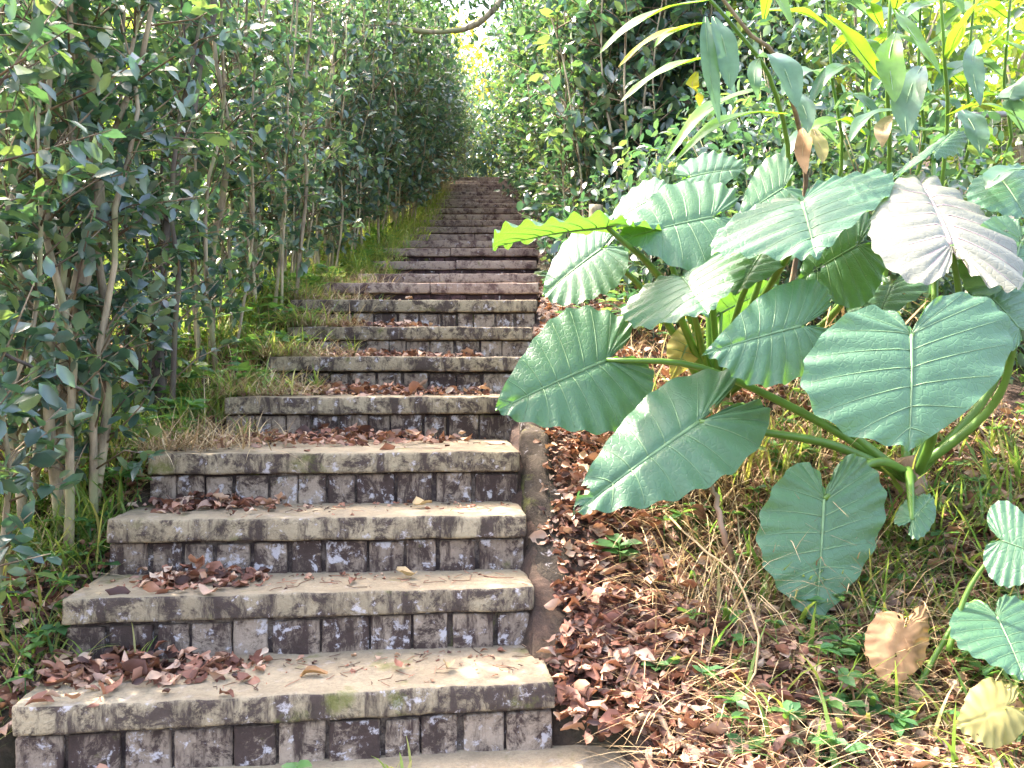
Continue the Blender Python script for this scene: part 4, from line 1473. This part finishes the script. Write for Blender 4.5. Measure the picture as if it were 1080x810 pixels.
seedling(at(313, 806, 1.93) * np.array([1, 1, 0]) + np.array([0, 0, .0]), .055, 'five-leaved green seedling at the foot of the lowest riser', 1)
for i, (x, y, s, lab) in enumerate([(.32, 2.55, .10, 'dark green seedling under the torn elephant ear leaf'), (.80, 2.05, .07, 'small seedling near the bottom edge right of the branch'),
                                    (.93, 2.25, .08, 'seedling below the hanging heart-shaped leaf'), (.37, 2.2, .05, 'tiny seedling in the litter right of the steps')]):
    seedling(gp(x, y), s, lab, 10 + i, 7)

# loose wood
def stick(name, pts, r0, r1, label, cat, mat='dead_stalk', wob=.003):
    org = np.asarray(pts[0], float)
    o = tube_obj(name, [np.asarray(p, float) for p in pts], r0, r1, M[mat], None, 18, 7, origin=org, wob=wob)
    tag(o, label, cat)
    return o


def gz(px, py):
    """ground point seen at a photo position"""
    d = np.linspace(1.6, 9, 1500)
    x = (px - 540) * d / F
    z = EYE + (HOR - py) * d / F
    i = np.argmax(z < ground_z(x, d) + .012)
    i = i if z[i] < ground_z(x[i], d[i]) + .012 else 300
    return np.array([x[i], d[i], z[i] + .012])


stick('fallen_branch', [gz(648, 776), gz(672, 772) + [0, 0, .02], gz(696, 772) + [0, 0, .025], gz(710, 790) + [0, 0, .01], gz(738, 797)], .009, .006, 'bent grey-brown fallen branch on the litter near the bottom edge', 'branch')
stick('fallen_branch', [gz(625, 660), gz(655, 672) + [0, 0, .015], gz(690, 690)], .008, .004, 'straight pale stick lying in the litter right of the kerb', 'branch')
stick('dry_vine', [gz(700, 560) + [0, 0, .05], at(730, 570, 2.35), at(770, 600, 2.25), at(797, 660, 2.15), at(795, 715, 2.08), gz(765, 740), gz(720, 742)], .0035, .0022, 'pale dry vine looping over the litter below the torn leaf', 'vine', 'straw')
stick('dead_stalk', [gz(776, 600), at(762, 560, 2.45), at(752, 515, 2.48), at(745, 480, 2.5)], .010, .006, 'withered brown stalk hanging below the torn elephant ear leaf', 'stalk')
stick('bare_twig', [at(-14, 362, 2.2), at(30, 385, 2.25), at(70, 402, 2.3), at(106, 422, 2.3)], .0055, .0035, 'bare dark twig poking in from the left edge', 'twig', 'bark_dark')
stick('tree_stump', [np.array(gp(.52, 5.6)) - [0, 0, .1], np.array(gp(.52, 5.6)) + [0, 0, .25], np.array(gp(.55, 5.6)) + [0, 0, .62]], .055, .045, 'grey-brown tree stump standing right of the ninth step', 'stump', 'bark', .004)
# heap of dead fronds under the pale leaf
rng = np.random.default_rng(91)
n = 220
P = np.array(gp(1.35, 3.15)) + np.stack([rng.normal(0, .13, n), rng.normal(0, .13, n), rng.uniform(.05, .62, n)], -1)
mb = MB()
blades(mb, P, rng.uniform(0, 6.28, n), rng.uniform(.15, .5, n), rng.uniform(.004, .014, n), rng.uniform(1.6, 2.8, n), rng.uniform(0, .5, n))
tag(mb.obj('dead_fronds', M['straw']), 'hanging brown dead fronds under the pale elephant ear leaf', 'dead fronds', None, 'stuff')

# ------------------------------------------------------------------ light, sky, camera
SUN_EL = math.radians(56)
SX, SY = -0.80, 0.52
SUN_AZ = math.atan2(SX, SY)          # clockwise from +Y
w = bpy.data.worlds.new('World')
scene.world = w
w.use_nodes = True
nt = w.node_tree
nt.nodes.clear()
sky = nt.nodes.new('ShaderNodeTexSky')
sky.sky_type = 'NISHITA'
sky.sun_disc = False
sky.sun_elevation = SUN_EL
sky.sun_rotation = SUN_AZ
sky.air_density = 1.0
sky.dust_density = 5.0
bg = nt.nodes.new('ShaderNodeBackground')
bg.inputs['Strength'].default_value = 0.15
wo = nt.nodes.new('ShaderNodeOutputWorld')
nt.links.new(sky.outputs[0], bg.inputs[0])
nt.links.new(bg.outputs[0], wo.inputs[0])
sl = bpy.data.lights.new('sun', 'SUN')
sl.energy = 2.0
sl.angle = math.radians(0.55)
sl.color = (1.0, .95, .86)
so = bpy.data.objects.new('sun', sl)
S = Vector((math.sin(SUN_AZ) * math.cos(SUN_EL), math.cos(SUN_AZ) * math.cos(SUN_EL), math.sin(SUN_EL)))
so.rotation_euler = S.to_track_quat('Z', 'Y').to_euler()
so.location = S * 30
link(so)

cam = bpy.data.cameras.new('camera')
cam.sensor_width = 36
cam.lens = 36 * F / 1080.0
cam.clip_end = 2000
cam.clip_start = .02
cam.shift_y = (HOR - 405) / 1080.0
co = bpy.data.objects.new('camera', cam)
co.location = (0, 0, EYE)
co.rotation_euler = (math.radians(90), 0, 0)
link(co)
scene.camera = co

scene.view_settings.view_transform = 'Standard'
scene.view_settings.look = 'None'
scene.view_settings.exposure = 3.42
scene.view_settings.gamma = 1.0
scene.view_settings.use_curve_mapping = False
scene.view_settings.use_white_balance = True
scene.view_settings.white_balance_temperature = 7100
scene.view_settings.white_balance_tint = 14
scene.cycles.max_bounces = 8
scene.cycles.transmission_bounces = 4
scene.cycles.use_denoising = True
